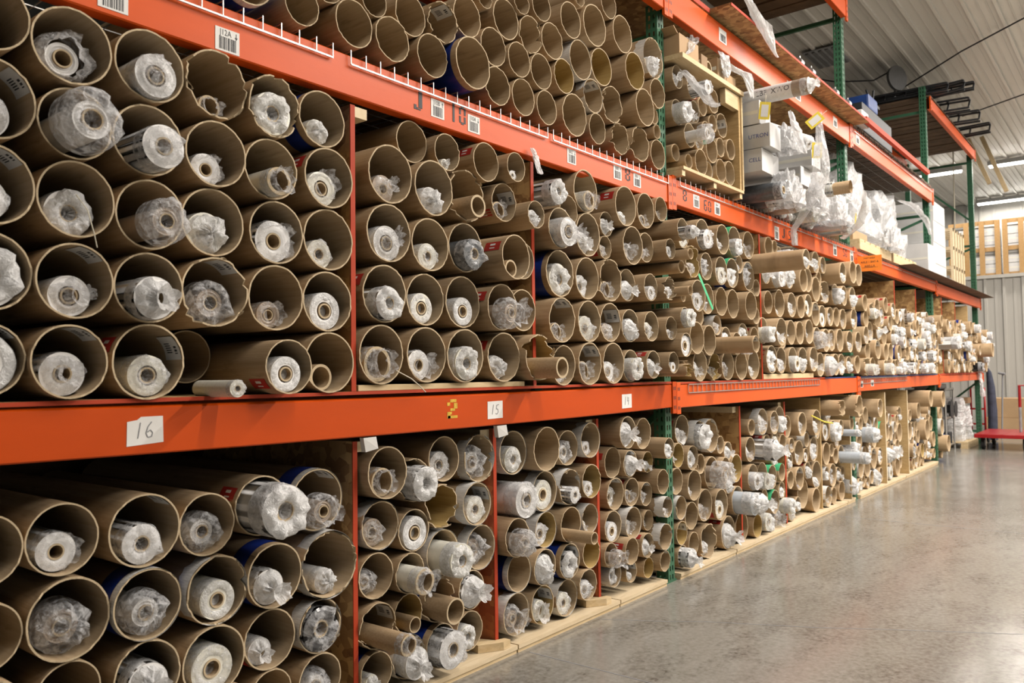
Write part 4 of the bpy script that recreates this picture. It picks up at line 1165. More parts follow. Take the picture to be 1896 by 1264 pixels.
(0, 12.840, 1.702, 0.0766, -0.062, 8, 3, 70, 6),
(0, 12.950, 1.825, 0.0877, -0.073, 1, 3, 69, 0),
(0, 13.108, 1.700, 0.0864, -0.030, 0, 1, 50, 3),
(0, 13.321, 1.710, 0.0941, -0.057, 1, 0, 0, 0),
(0, 13.479, 1.821, 0.0919, -0.110, 0, 1, 48, 0),
(0, 13.692, 1.820, 0.0821, -0.122, 1, 2, 79, 6),
(0, 13.797, 1.686, 0.0869, -0.126, 8, 0, 0, 0),
(0, 13.904, 1.821, 0.0844, -0.063, 0, 2, 66, 0),
(0, 14.166, 1.786, 0.0913, -0.049, 64, 2, 68, 0),
(0, 14.323, 1.686, 0.0939, -0.120, 64, 3, 67, 0),
(0, 14.591, 1.705, 0.0890, -0.049, 64, 0, 0, 0),
(0, 14.861, 1.757, 0.0823, -0.120, 0, 2, 73, 6),
(1, 11.828, 1.671, 0.0784, -0.027, 1, 0, 0, 0),
(1, 11.950, 1.560, 0.0850, -0.170, 128, 2, 90, 2),
(1, 12.145, 1.536, 0.0745, -0.059, 0, 0, 0, 0),
(1, 12.314, 1.638, 0.0871, -0.084, 4, 2, 79, 6),
(1, 12.524, 1.619, 0.0839, -0.129, 4, 2, 60, 0),
(1, 12.736, 1.578, 0.0839, -0.118, 64, 1, 56, 6),
(1, 12.951, 1.557, 0.0923, -0.117, 0, 2, 61, 6),
(1, 13.214, 1.563, 0.0865, -0.090, 64, 3, 78, 3),
(1, 13.426, 1.534, 0.0889, -0.061, 0, 1, 55, 3),
(1, 13.585, 1.665, 0.0949, -0.090, 64, 0, 0, 0),
(1, 14.004, 1.664, 0.0998, -0.030, 1, 1, 49, 0),
(1, 14.485, 1.558, 0.0887, -0.067, 64, 3, 64, 3),
(1, 14.750, 1.626, 0.0881, -0.126, 2, 3, 70, 3),
(1, 14.973, 1.613, 0.0766, -0.105, 0, 3, 67, 3),
(2, 12.269, 1.414, 0.0981, -0.026, 0, 3, 69, 0),
(2, 12.411, 1.510, 0.0722, -0.086, 0, 0, 0, 0),
(2, 12.634, 1.434, 0.0920, -0.080, 0, 0, 0, 0),
(2, 12.847, 1.398, 0.0972, -0.083, 0, 1, 55, 0),
(2, 13.109, 1.421, 0.0892, -0.134, 1, 3, 67, 0),
(2, 13.320, 1.388, 0.0746, -0.092, 64, 1, 48, 6),
(2, 13.533, 1.398, 0.0825, -0.063, 0, 0, 0, 0),
(2, 13.641, 1.509, 0.0708, -0.085, 0, 0, 0, 0),
(2, 13.849, 1.514, 0.0918, -0.043, 4, 3, 64, 0),
(2, 13.958, 1.379, 0.0810, -0.087, 4, 0, 0, 0),
(2, 14.066, 1.496, 0.0775, -0.125, 0, 5, 50, 0),
(2, 14.250, 1.500, 0.1050, -0.270, 0, 0, 0, 0),
(2, 14.538, 1.388, 0.0890, -0.110, 0, 1, 59, 3),
(2, 14.658, 1.495, 0.0712, -0.051, 4, 0, 0, 0),
(2, 14.758, 1.379, 0.0785, -0.090, 0, 3, 66, 0),
(2, 14.864, 1.500, 0.0793, -0.093, 4, 1, 62, 3),
(3, 12.159, 1.257, 0.0923, -0.036, 64, 0, 0, 0),
(3, 12.362, 1.245, 0.0799, -0.069, 64, 1, 52, 0),
(3, 12.464, 1.371, 0.0715, -0.029, 2, 5, 50, 0),
(3, 12.581, 1.257, 0.0917, -0.056, 2, 0, 0, 0),
(3, 12.785, 1.238, 0.0730, -0.048, 0, 2, 80, 0),
(3, 13.006, 1.263, 0.0983, -0.084, 64, 3, 67, 0),
(3, 13.214, 1.247, 0.0817, -0.104, 0, 5, 50, 0),
(3, 13.426, 1.258, 0.0929, -0.034, 0, 5, 50, 0),
(3, 13.641, 1.238, 0.0732, -0.068, 8, 0, 0, 0),
(3, 13.745, 1.358, 0.0848, -0.092, 64, 0, 0, 0),
(3, 13.850, 1.240, 0.0650, -0.160, 128, 8, 80, 2),
(3, 14.015, 1.237, 0.0715, -0.021, 64, 0, 0, 0),
(3, 14.439, 1.243, 0.0778, -0.086, 2, 0, 0, 0),
(3, 14.647, 1.250, 0.0852, -0.122, 0, 5, 50, 0),
(3, 14.817, 1.238, 0.0730, -0.066, 1, 1, 58, 0),
(3, 14.952, 1.345, 0.0982, -0.072, 8, 1, 64, 0),],
"L2A": [
(0, 1.441, 2.473, 0.0884, -0.030, 3, 0, 0, 0),
(0, 1.645, 2.454, 0.0689, -0.029, 0, 0, 0, 0),
(0, 1.765, 2.573, 0.0633, -0.013, 0, 0, 0, 0),
(0, 1.964, 2.585, 0.0598, -0.028, 0, 0, 0, 0),
(0, 2.612, 2.834, 0.0455, -0.010, 0, 0, 0, 0),
(0, 3.003, 2.935, 0.0725, -0.023, 0, 0, 0, 0),
(0, 3.336, 3.093, 0.0413, -0.018, 0, 0, 0, 0),
(0, 3.603, 3.155, 0.0748, -0.024, 0, 0, 0, 0),
(1, 2.158, 2.601, 0.0809, -0.017, 0, 0, 0, 0),
(1, 2.326, 2.626, 0.0828, -0.030, 72, 0, 0, 0),
(1, 2.480, 2.704, 0.0853, -0.022, 0, 0, 0, 0),
(1, 2.753, 2.789, 0.0890, -0.010, 0, 0, 0, 0),
(1, 2.851, 2.897, 0.0548, -0.024, 0, 0, 0, 0),
(1, 3.238, 2.945, 0.0877, -0.028, 0, 0, 0, 0),
(1, 3.474, 3.001, 0.1065, -0.016, 0, 0, 0, 0),
(2, 1.872, 2.469, 0.0844, -0.025, 0, 0, 0, 0),
(2, 2.050, 2.468, 0.0835, -0.031, 0, 0, 0, 0),
(2, 2.261, 2.470, 0.0845, -0.032, 0, 0, 0, 0),
(2, 2.665, 2.638, 0.0844, -0.009, 0, 0, 0, 0),
(2, 2.928, 2.777, 0.0851, -0.012, 8, 0, 0, 0),
(2, 3.100, 2.801, 0.0866, -0.013, 0, 0, 0, 0),
(2, 3.342, 2.783, 0.0987, -0.013, 2, 0, 0, 0),
(2, 3.544, 2.807, 0.0978, -0.009, 16, 0, 0, 0),
(2, 3.732, 3.036, 0.0989, -0.028, 0, 0, 0, 0),
(2, 3.819, 2.856, 0.1003, -0.050, 16, 0, 0, 0),
(2, 4.087, 3.014, 0.1137, -0.018, 10, 3, 50, 0),
(3, 2.460, 2.491, 0.1056, -0.070, 1, 0, 0, 0),
(3, 2.832, 2.629, 0.0794, -0.020, 0, 0, 0, 0),
(3, 3.001, 2.624, 0.0826, -0.018, 0, 0, 0, 0),
(3, 3.201, 2.662, 0.0837, -0.009, 16, 0, 0, 0),
(3, 3.450, 2.629, 0.0878, -0.014, 66, 0, 0, 0),
(3, 3.646, 2.635, 0.0966, -0.009, 8, 0, 0, 0),
(3, 3.926, 2.683, 0.1019, -0.050, 0, 0, 0, 0),
(3, 4.088, 2.682, 0.0479, -0.016, 0, 0, 0, 0),
(3, 4.112, 2.815, 0.0857, -0.029, 0, 0, 0, 0),
(4, 2.681, 2.469, 0.0841, -0.016, 0, 0, 0, 0),
(4, 2.866, 2.469, 0.0835, -0.014, 0, 0, 0, 0),
(4, 3.042, 2.465, 0.0799, -0.017, 0, 0, 0, 0),
(4, 3.282, 2.490, 0.1051, -0.012, 0, 0, 0, 0),
(4, 3.469, 2.463, 0.0780, -0.025, 0, 0, 0, 0),
(4, 3.721, 2.469, 0.0842, -0.010, 8, 0, 0, 0),
(4, 3.912, 2.481, 0.0957, -0.022, 8, 0, 0, 0),
(4, 4.118, 2.597, 0.0405, -0.018, 0, 0, 0, 0),
(4, 4.136, 2.471, 0.0857, -0.010, 0, 0, 0, 0),],
"L2B": [
(0, 4.432, 3.011, 0.0707, 0.003, 0, 1, 70, 0),
(0, 4.574, 2.979, 0.0733, -0.025, 0, 2, 60, 10),
(0, 4.872, 2.968, 0.0789, -0.026, 0, 0, 0, 0),
(1, 4.440, 2.797, 0.0777, 0.014, 0, 3, 80, 6),
(1, 4.525, 2.668, 0.0756, -0.024, 0, 4, 85, 12),
(1, 4.622, 2.840, 0.0696, -0.010, 2, 1, 52, 0),
(1, 4.683, 2.668, 0.0582, -0.010, 0, 1, 59, 0),
(1, 4.745, 2.906, 0.0610, -0.010, 4, 0, 0, 0),
(1, 4.771, 2.761, 0.0534, -0.017, 0, 0, 0, 0),
(1, 4.894, 2.830, 0.0587, -0.010, 0, 0, 0, 0),
(1, 5.037, 2.851, 0.0813, -0.008, 64, 0, 0, 0),
(2, 4.419, 2.547, 0.0519, 0.020, 0, 0, 0, 0),
(2, 4.841, 2.643, 0.0822, -0.022, 32, 0, 0, 0),
(2, 5.000, 2.696, 0.0634, -0.012, 0, 1, 40, 0),
(2, 5.134, 2.708, 0.0703, -0.025, 0, 5, 50, 0),
(3, 4.508, 2.503, 0.0460, -0.022, 0, 0, 0, 0),
(3, 4.660, 2.526, 0.0840, -0.032, 0, 0, 0, 0),
(3, 4.808, 2.502, 0.0601, -0.010, 2, 0, 0, 0),
(3, 4.964, 2.532, 0.0769, -0.028, 0, 0, 0, 0),
(3, 5.122, 2.546, 0.0810, -0.019, 0, 1, 30, 0),],
}

WHERE = {'L1A': 'cubby above the sixteen sheet', 'L1B': 'cubby above the yellow two', 'L1C': 'cubby above the fourteen sheet', 'L1D': 'cubby under stencil sixty', 'L1E': 'cubby under stencil J fifty',
 'L1F': 'cubby under the orange sign', 'L1G': 'cubby past the orange sign', 'L1H': 'cubby left of third upright', 'L1I': 'mid-level bay past third upright',
 'L0A': 'cubby under the sixteen sheet', 'L0B': 'cubby under the yellow two', 'L0C': 'cubby under the fifteen sheet', 'L0D': 'cubby under the fourteen sheet', 'L0E': 'floor pile behind first upright',
 'L0F': 'floor cubby between the two red-edged dividers past first upright', 'L0G': 'floor cubby left of bare plywood', 'L0H': 'floor cubby left of tall plywood', 'L0I': 'floor cubbies under second upright', 'L0J': 'last floor cubby',
 'L2A': 'pile above the J ten beam', 'L2B': 'high wooden crate'}
WHERE['L0F'] = 'narrow red-edged floor cubby'
ORD = ['first', 'second', 'third', 'fourth', 'fifth', 'sixth', 'seventh', 'eighth', 'ninth', 'tenth', 'eleventh', 'twelfth', 'thirteenth', 'fourteenth', 'fifteenth', 'sixteenth', 'seventeenth', 'eighteenth', 'nineteenth', 'twentieth'] + ['%dth' % i for i in range(21, 60)]
FLAGS = 'bwrtogln'; KINDS = ' PRWBCDSK'
def parse():
    out = []
    for c, rowsdata in TUBES.items():
        rows = {}
        for row, x, z, r, y, bits, k, s, e in rowsdata:
            d = dict(c=c, row=row, x=x, z=z, r=r, y=y, fl=[ch for i, ch in enumerate(FLAGS) if bits & (1 << i)], k=KINDS[k].strip(), s=s/100, e=e)
            rows.setdefault(row, []).append(d); out.append(d)
        for i, rk in enumerate(sorted(rows)):
            for j, d in enumerate(sorted(rows[rk], key=lambda t: t['x'])):
                d['ord'] = ORD[j]; d['rown'] = 'top row' if i == 0 else 'bottom row' if i == len(rows)-1 else ORD[i]+' row down'
    return out
DATA = parse()
def size_in_view(d): return d['r']/math.hypot(d['x'], 2.2)**1.5
DATA.sort(key=size_in_view, reverse=True)
tubes = [d for d in DATA if 'n' not in d['fl']]
def tube_look(d):
    f = d['fl']
    if 'b' in f: return 'blue-banded tube'
    if 'w' in f and 't' in f: return 'ragged white-taped tube'
    if 'w' in f: return 'white-taped tube'
    if 'g' in f: return 'green-taped tube'
    if 't' in f: return 'ragged brown tube'
    if 'l' in f: return 'brown tube, paper-labelled'
    if 'r' in f: return 'brown tube, red-printed'
    if not d['k']: return 'empty brown tube'
    return {'P': 'tube with bagged roll', 'R': 'tube with film roll', 'W': 'tube with white wrap', 'B': 'tube with big bag', 'C': 'tube with bare core', 'D': 'tube with bagged core', 'S': 'tube with silver film', 'K': 'tube with black film'}[d['k']]
def tube_mesh_for(d, rr):
    key = ('x' if 'o' in d['fl'] else 't') if 't' in d['fl'] else ('o' if 'o' in d['fl'] else 'c')
    return rr.choice(PROTO[key])
def make_tube(d, i):
    rr = random.Random(i*7+1); o = link('cardboard_tube', tube_mesh_for(d, rr)); f = d['fl']
    o.location = (d['x'], d['y'], d['z']); o.scale = (d['r'], L*rr.uniform(.97, 1.0), d['r'])
    if not ('l' in f or 'r' in f or 'g' in f): o.rotation_euler[1] = rr.uniform(0, 6.28)
    if 'w' in f: link('tape_band', SH['wb'][0] if 'b' in f else rr.choice(SH['w']), o)
    if 'b' in f: link('blue_band', SH['b'][1 if d['c'] in ('L0C', 'L2A') else 0], o)
    if 'l' in f: link('paper_label', rr.choice(SH['l']), o)
    if 'r' in f: link('printed_mark', rr.choice(SH['r']), o)
    if 'g' in f: link('green_tape', SH['g'][0], o)
    tag(o, '%s, %s in %s, %s' % (tube_look(d), d['ord'], d['rown'], WHERE[d['c']]), 'cardboard tube', 'cardboard tubes stored end-out on the rack')
for i, d in enumerate(tubes[:298]): make_tube(d, i)
def merged(items, name, label, cat, group):
    """items: (mesh, matrix) -> one object for the many smallest in view"""
    bm = bmesh.new(); mats = []; 
    for me, M in items:
        base = []
        for m in me.materials:
            if m not in mats: mats.append(m)
            base.append(mats.index(m))
        nf = len(bm.faces); nv = len(bm.verts); bm.from_mesh(me); bm.verts.ensure_lookup_table(); bm.faces.ensure_lookup_table()
        bmesh.ops.transform(bm, matrix=M, verts=bm.verts[nv:])
        for fc in bm.faces[nf:]: fc.material_index = base[fc.material_index]
    me = bpy.data.meshes.new(name); bm.to_mesh(me); bm.free()
    for m in mats: me.materials.append(m)
    return tag(link(name, me), label, cat, group, 'stuff')
def TRS(x, y, z, sx, sy, sz): return Matrix.Translation((x, y, z)) @ Matrix.Diagonal((sx, sy, sz, 1))
rest = []
for i, d in enumerate(tubes[298:]):
    rr = random.Random(i+900); M = TRS(d['x'], d['y'], d['z'], d['r'], L, d['r']); rest.append((tube_mesh_for(d, rr), M))
    if 'w' in d['fl']: rest.append((SH['w'][0], M))
    if 'b' in d['fl']: rest.append((SH['b'][0], M))
    if 'l' in d['fl']: rest.append((SH['l'][1], M))
    if 'r' in d['fl']: rest.append((SH['r'][0], M))
    if 'g' in d['fl']: rest.append((SH['g'][0], M))
if rest: merged(rest, 'distant_tubes', 'hundreds of small distant cardboard tube ends toward the far end of rack', 'cardboard tube', 'distant cardboard tubes')

# ================================================================= rolls, bags, cores
def bag_mesh(kind, seed, mat):
    rr = random.Random(seed); N = 32
    prof = {'donut': [(.9, 1.035), (.45, 1.035), (.2, 1.04), (.0, 1.0), (-.14, .92), (-.24, .78), (-.24, .60), (-.12, .45), (.06, .34), (.26, .24), (.4, .08)],
            'ball': [(.9, 1.035), (.45, 1.035), (.2, 1.03), (.0, .97), (-.2, .86), (-.38, .68), (-.5, .48), (-.54, .3), (-.46, .14), (-.42, .02)],
            'flare': [(.9, 1.035), (.45, 1.035), (.2, 1.03), (.0, .95), (-.18, .82), (-.34, .72), (-.56, .78), (-.74, .92)],
            'tail': [(.9, 1.035), (.45, 1.035), (.2, 1.03), (.0, .92), (-.24, .68), (-.42, .42), (-.56, .26), (-.7, .30), (-.9, .48), (-1.02, .6)],
            'film': [(.9, 1.02), (.4, 1.02), (.05, 1.02), (-.04, .96), (-.05, .8), (-.03, .62), (.08, .5), (.35, .42)]}[kind]
    b = MB(); amp = {'donut': .2, 'ball': .26, 'flare': .2, 'tail': .22, 'film': .06}[kind]; M = len(prof)
    folds = [rr.randint(3, 6), rr.randint(6, 10)]; ph = [rr.uniform(0, 6), rr.uniform(0, 6)]; sx, sz = rr.uniform(-.35, .35), rr.uniform(-.3, .15)
    for j, (y, r) in enumerate(prof):
        g = min(1, max(0, (j-1)/3.5))
        for k in range(N):
            a = 2*pi*k/N+noise.noise(Vector((k*.5, j*1.1, seed)))*.16*g
            n1 = noise.noise(Vector((cos(a)*1.3, y*1.8+seed, sin(a)*1.3))); n2 = noise.noise(Vector((cos(a)*3.2, y*3.6+seed*2, sin(a)*3.2)))
            rid = (1-abs(sin(a*folds[0]/2+ph[0]+n1*3)))*.6+(1-abs(sin(a*folds[1]/2+ph[1]+n2*3)))*.3
            d = amp*g*(n1*1.4+n2*.8+rid*.7-.42); rad = max(.02, r*(1+d)); rad = min(rad, 1.14)
            yy = y-amp*g*(n2*1.2+rid*.5+n1)
            t = max(0, -y)
            b.v.append((cos(a)*rad+sx*t*g, yy, sin(a)*rad+sz*t*g))
    for j in range(M-1):
        for k in range(N):
            a = j*N+k; c = j*N+(k+1) % N; q = (a, a+N, c+N, c)
            if (j+k) % 2: b.f.append((q[0], q[1], q[2])); b.f.append((q[0], q[2], q[3]))
            else: b.f.append((q[1], q[2], q[3])); b.f.append((q[1], q[3], q[0]))
            b.m += [0, 0]
    if kind in ('donut', 'ball', 'film'): b.f.append(tuple((M-1)*N+k for k in range(N))[::-1]); b.m.append(0)
    me = bpy.data.meshes.new('plastic_bag'); me.from_pydata(b.v, [], b.f); me.materials.append(MATS[mat])
    for p in me.polygons: p.use_smooth = rr.random() < .6
    me.update(); return me
def ring_mesh(name, ro, ri, y0, y1, mats, spiral=0, seed=0):
    N = 36; b = MB(); rr = random.Random(seed)
    steps = [ro]+([ro-(ro-ri)*q/4 for q in (1, 2, 3)] if spiral else [])+[ri]
    loops = [(ro, y1), (ro, y0+.02)]+[(r_, y0+(rr.uniform(-.03, .05) if spiral else 0)) for r_ in steps]+[(ri, y0+.03), (ri, y1)]
    for r_, y in loops:
        for k in range(N): a = 2*pi*k/N; b.v.append((cos(a)*r_, y, sin(a)*r_))
    nl = len(loops)
    for j in range(nl-1):
        for k in range(N):
            a = j*N+k; c = j*N+(k+1) % N; b.f.append((a, a+N, c+N, c)); b.m.append(0 if j == 0 else (min(1, len(mats)-1) if j < nl-2 else min(2, len(mats)-1)))
    me = bpy.data.meshes.new(name); me.from_pydata(b.v, [], b.f)
    for m in mats: me.materials.append(MATS[m])
    for p, mi in zip(me.polygons, b.m): p.material_index = mi; p.use_smooth = mi != 1
    me.update(); return me
RL = 8
BODY = {n: [ring_mesh('film_roll', 1.0, hole, 0, RL, [m, m, 'kraft_inside'], 1, 3*i+q) for q, hole in enumerate((.42, .5))] for i, (n, m) in enumerate((('white', 'film_white'), ('cream', 'film_cream'), ('tan', 'film_tan'), ('grey', 'film_grey'), ('silver', 'film_silver'), ('black', 'film_black'), ('purple', 'film_purple')))}
SMALL = {n: ring_mesh('film_roll', .62, .36, .15, RL, [m, m, 'kraft_inside'], 1, 60) for n, m in (('white', 'film_white'), ('tan', 'film_tan'))}
CORE = ring_mesh('core', .415, .33, -.03, RL, ['kraft', 'kraft_edge', 'kraft_inside'])
SCORE = ring_mesh('core', .358, .29, .05, RL, ['kraft', 'kraft_edge', 'kraft_inside'])
BARE = [ring_mesh('cardboard_core', 1.0, .80, 0, RL, ['kraft', 'kraft_edge', 'kraft_inside']), ring_mesh('cardboard_core', 1.0, .86, 0, RL, ['kraft', 'kraft_edge', 'kraft_inside']), ring_mesh('cardboard_core', 1.0, .76, 0, RL, ['film_cream', 'kraft_edge', 'kraft_inside'])]
BAG = {(k, m): [bag_mesh(k, 10*i+j*3+7, m) for j in range(n)] for i, (k, m, n) in enumerate((('donut', 'bag_clear', 5), ('ball', 'bag_clear', 5), ('flare', 'bag_clear', 3), ('tail', 'bag_clear', 4), ('donut', 'bag_white', 5), ('ball', 'bag_white', 5), ('tail', 'bag_white', 3), ('film', 'bag_clear', 2), ('film', 'bag_white', 2), ('flare', 'bag_white', 2)))}
def recipe(d, rr):
    """(root mesh, [(part name, mesh)]) for what sits in a tube"""
    k = d['k']; B = lambda a, m='bag_clear': ('plastic_bag', rr.choice(BAG[(a, m)]))
    q = rr.randrange(2)
    if k == 'P': return (BODY[rr.choice(('white', 'tan', 'cream', 'white', 'purple' if rr.random() < .12 else 'white'))][q], [('core', CORE), B(rr.choice(('donut', 'ball', 'tail', 'ball', 'flare')), rr.choice(('bag_clear', 'bag_clear', 'bag_white')))])
    if k == 'R': return (BODY[rr.choice(('white', 'cream'))][q], [('core', CORE), B(rr.choice(('donut', 'donut', 'film')), rr.choice(('bag_white', 'bag_clear')))])
    if k == 'W': return (BODY['white'][q], [B(rr.choice(('ball', 'tail', 'donut')), 'bag_white')])
    if k == 'B': return (SMALL[rr.choice(('white', 'tan'))], [('core', SCORE), B(rr.choice(('ball', 'donut', 'flare')))])
    if k == 'C': return (rr.choice(BARE), [B('flare')] if rr.random() < .45 else [])
    if k == 'D': return (BODY['grey' if d['x'] < 3 and d['c'] == 'L1B' else 'white'][0], [('core', CORE), B('donut', 'bag_clear')])
    if k == 'S': return (BODY['silver'][0], [('core', CORE), B('ball', 'bag_white')])
    if k == 'K': return (BODY['black'][0], [('core', CORE), B('donut')])
LOOK = {'P': 'bagged film roll', 'R': 'open-cored film roll', 'W': 'white crumpled roll', 'B': 'small loosely-bagged roll', 'C': 'bare cardboard core', 'D': 'clear-bagged roll', 'S': 'silver-grey film roll', 'K': 'black film roll'}
rolls = [d for d in DATA if d['k']]
def place(d, i):
    rr = random.Random(i*13+5); bare = 'n' in d['fl']; Ri = d['r']*.93
    s = min(.95, d['s']*1.1) if d['k'] in 'PRWKD' else d['s']
    rad = d['r']*.98 if bare else Ri*s*.97
    a = rr.uniform(-.28, .28); dd = 0 if bare else Ri-rad-.001
    if d['s'] > .85: a = 0
    x = d['x']+sin(a)*dd; z = d['z']-cos(a)*dd
    ext = -(d['e'] or 0)/100
    y = d['y']+(ext if d['e'] else (rr.uniform(.02, .06) if d['k'] in 'PCB' else rr.uniform(.0, .03)))
    return x, y, z, rad, rr
for i, d in enumerate(rolls[:296]):
    x, y, z, rad, rr = place(d, i); me, parts = recipe(d, rr)
    o = link('cardboard_core' if d['k'] == 'C' else 'film_roll', me); o.location = (x, y, z); o.scale = (rad,)*3; o.rotation_euler[1] = rr.uniform(0, 6.28)
    for n, pm in parts: link(n, pm, o)
    bare = 'n' in d['fl']
    tag(o, '%s %s %s, %s, %s' % (LOOK[d['k']], 'lying' if bare else 'in tube', d['ord'], d['rown'], WHERE[d['c']]), 'core' if d['k'] == 'C' else 'film roll', 'rolls and cores inside the tubes')
rest = []
for i, d in enumerate(rolls[296:]):
    x, y, z, rad, rr = place(d, i+500); me, parts = recipe(d, rr); M = TRS(x, y, z, rad, rad, rad); rest.append((me, M))
    for n, pm in parts: rest.append((pm, M))
if rest: merged(rest, 'distant_rolls', 'many small distant wrapped film roll ends inside the far tubes', 'film roll', 'distant film rolls')

# ================================================================= plastic drapes and heaps
def drape(name, pts, widths, mat, label, cat, seed, parent=None, side=(1, 0, 0)):
    """wrinkled hanging plastic: a pleated sleeve along a path"""
    rr = random.Random(seed); b = MB(); N = 16; n = 14; P = [Vector(p) for p in pts]; sd = Vector(side)
    for i in range(n+1):
        t = i/n*(len(P)-1); k = min(int(t), len(P)-2); q = P[k].lerp(P[k+1], t-k); w = widths[k]+(widths[k+1]-widths[k])*(t-k)
        for j in range(N):
            a = 2*pi*j/N; nz = noise.noise(Vector((cos(a)*1.6, i*.35+seed, sin(a)*1.6)))+.6*noise.noise(Vector((cos(a)*4, i*.8+seed, sin(a)*4)))
            off = sd*cos(a)*w*(1+.6*nz)+Vector((0, 1, 0))*sin(a)*w*.35*(1+nz)
            b.v.append(tuple(q+off+Vector((0, 0, nz*w*.3))))
    for i in range(n):
        for j in range(N):
            a = i*N+j; c = i*N+(j+1) % N
            b.f.append((a, c, c+N)); b.f.append((a, c+N, a+N)); b.m += [0, 0]
    o = b.build(name, mat, parent)
    if parent is None: tag(o, label, cat)
    return o
def heap(name, x0, x1, y0, y1, z0, z1, mat, label, cat, seed, amp=.12, top=.6, shift=0):
    """irregular shrink-wrapped load"""
    b = MB(); N = 40; R = 18
    for i in range(R+1):
        t = i/R; z = z0+(z1-z0)*min(1, t*1.25) if t < .8 else z1
        s = (1-(1-top)*min(1, t*1.25)**1.5) if t < .8 else top*(1-(t-.8)/.2)
        for k in range(N):
            a = 2*pi*k/N; cx, cy = cos(a), sin(a); q = max(abs(cx), abs(cy))**.75; cx, cy = cx/q, cy/q
            nz = noise.noise(Vector((cos(a)*2.0, t*4+seed, sin(a)*2.0)))+.5*noise.noise(Vector((cos(a)*6, t*13+seed, sin(a)*6)))+.25*noise.noise(Vector((cos(a)*15, t*30+seed, sin(a)*15)))
            m = s*(1+amp*2*nz)
            b.v.append(((x0+x1)/2+shift*t+cx*m*(x1-x0)/2*.9, (y0+y1)/2+cy*m*(y1-y0)/2*.9, max(z0, z+nz*amp*.45*(t > .05))))
    for i in range(R):
        for k in range(N):
            a = i*N+k; c = i*N+(k+1) % N; b.f.append((a, c, c+N)); b.f.append((a, c+N, a+N)); b.m += [0, 0]
    return tag(b.build(name, mat), label, cat)
def pallet(x0, x1, y0, y1, z, label, h=.10):
    r = empty('pallet', ((x0+x1)/2, (y0+y1)/2, z)); w, d = (x1-x0)/2, (y1-y0)/2
    for k in range(6): a = -w+k*2*w/6; MB().box(a, a+2*w/6*.8, -d, d, h-.018, h).build('top_slat', 'pine', r)
    for y in (-d, -.045, d-.09):
        MB().box(-w, w, y, y+.09, .018, h-.019).build('stringer', 'pine', r)
    for y in (-d, d-.1): MB().box(-w, w, y, y+.1, 0, .0175).build('bottom_slat', 'pine', r)
    return tag(r, label, 'pallet')
def crate():
    r = empty('wooden_crate', (4.78, 0, 2.385))
    for x in (-.41, .03, .44): MB().box(x-.02, x+.02, -.05, .95, 0, .036).build('runner', 'pine', r)
    for k in range(5): MB().box(-.43, .47, -.06+k*.21, .09+k*.21, .037, .055).build('base_slat', 'pine', r)
    MB().box(.43, .455, -.05, .95, .056, .70).build('side_panel', 'plywood', r)
    MB().box(.456, .476, -.06, -.01, .056, .70).build('corner_post', 'pine', r)
    MB().box(.22, .429, -.05, -.012, .60, .70).build('header_block', 'pine', r)
    MB().box(-.43, .48, -.07, .10, .705, .735).build('top_board', 'pine', r)
    MB().box(-.43, .48, .12, .95, .705, .735).build('top_panel', 'plywood', r)
    tag(r, 'pale wooden crate of tubes right of the nearest green upright', 'crate')
crate()
def open_box(x, y, z, w, d, h, mat, label, tilt=0, name='cardboard_box'):
    r = empty(name, (x, y, z)); r.rotation_euler[2] = tilt; t = .006
    b = MB().box(-w/2, w/2, -d/2, d/2, 0, t).box(-w/2, -w/2+t, -d/2, d/2, t, h).box(w/2-t, w/2, -d/2, d/2, t, h).box(-w/2+t, w/2-t, d/2-t, d/2, t, h).box(-w/2+t, w/2-t, -d/2, -d/2+t, t, h)
    b.build('box_body', mat, r)
    MB().bar((-w/2, 0, h), (-w/2-.05, 0, h+.03), d*.95, t, up=(0, 0, 1)).build('flap', mat, r)
    return tag(r, label, 'box')
def carton(x0, x1, y0, y1, z0, z1, mat, label, word=None, name='long_carton', wy=None):
    o = MB().box(x0, x1, y0, y1, z0, z1).build(name, mat, bevel=.003); tag(o, label, 'carton')
    MB().box(x0-.0008, x0, y0+.01, y1-.01, (z0+z1)/2-.012, (z0+z1)/2+.012).build('packing_tape', 'film_cream', o) if word is None else None
    if word: text_local('lettering', word, (z1-z0)*.25, lambda a, c: (x0-.001, (wy if wy is not None else y0+.12)-a, (z0+z1)/2+c), 'ink_blue', o)
    return o
open_box(4.50, .16, 3.1205, .26, .4, .13, 'cardboard', 'open cardboard box standing at the left end of the crate top')
carton(4.67, 4.76, -.04, .7, 3.1205, 3.215, 'cardboard_dark', 'narrow brown carton beside the bare core on the crate top')
o = BARE[0]; o = link('cardboard_core', o); o.location = (4.82, -.02, 3.170); o.scale = (.046,)*3; tag(o, 'bare paper core lying on the crate top between cartons', 'core')
o = carton(4.89, 5.02, -.05, .8, 3.1205, 3.255, 'cardboard', 'tall brown carton on the crate with plastic over its end'); drape('plastic_cover', [(4.96, -.07, 3.28), (4.96, -.075, 3.20), (4.96, -.08, 3.14)], [.05, .06, .03], 'bag_white', None, None, 3, parent=o)
o = carton(5.05, 5.20, -.04, .8, 3.1205, 3.20, 'cardboard', 'low brown carton at the right end of the crate top')
drape('plastic_sheet', [(5.02, .06, 3.25), (5.14, -.02, 3.27), (5.25, -.10, 3.22), (5.28, -.12, 3.08)], [.05, .07, .06, .03], 'bag_white', 'crumpled clear sheet drooping off the right end of the crate top', 'plastic sheet', 8)
drape('plastic_sheet', [(4.42, -.06, 3.13), (4.50, -.05, 3.18), (4.56, -.04, 3.27)], [.012, .025, .06], 'bag_clear', 'twist of clear plastic standing over the open box on the crate', 'plastic sheet', 9)
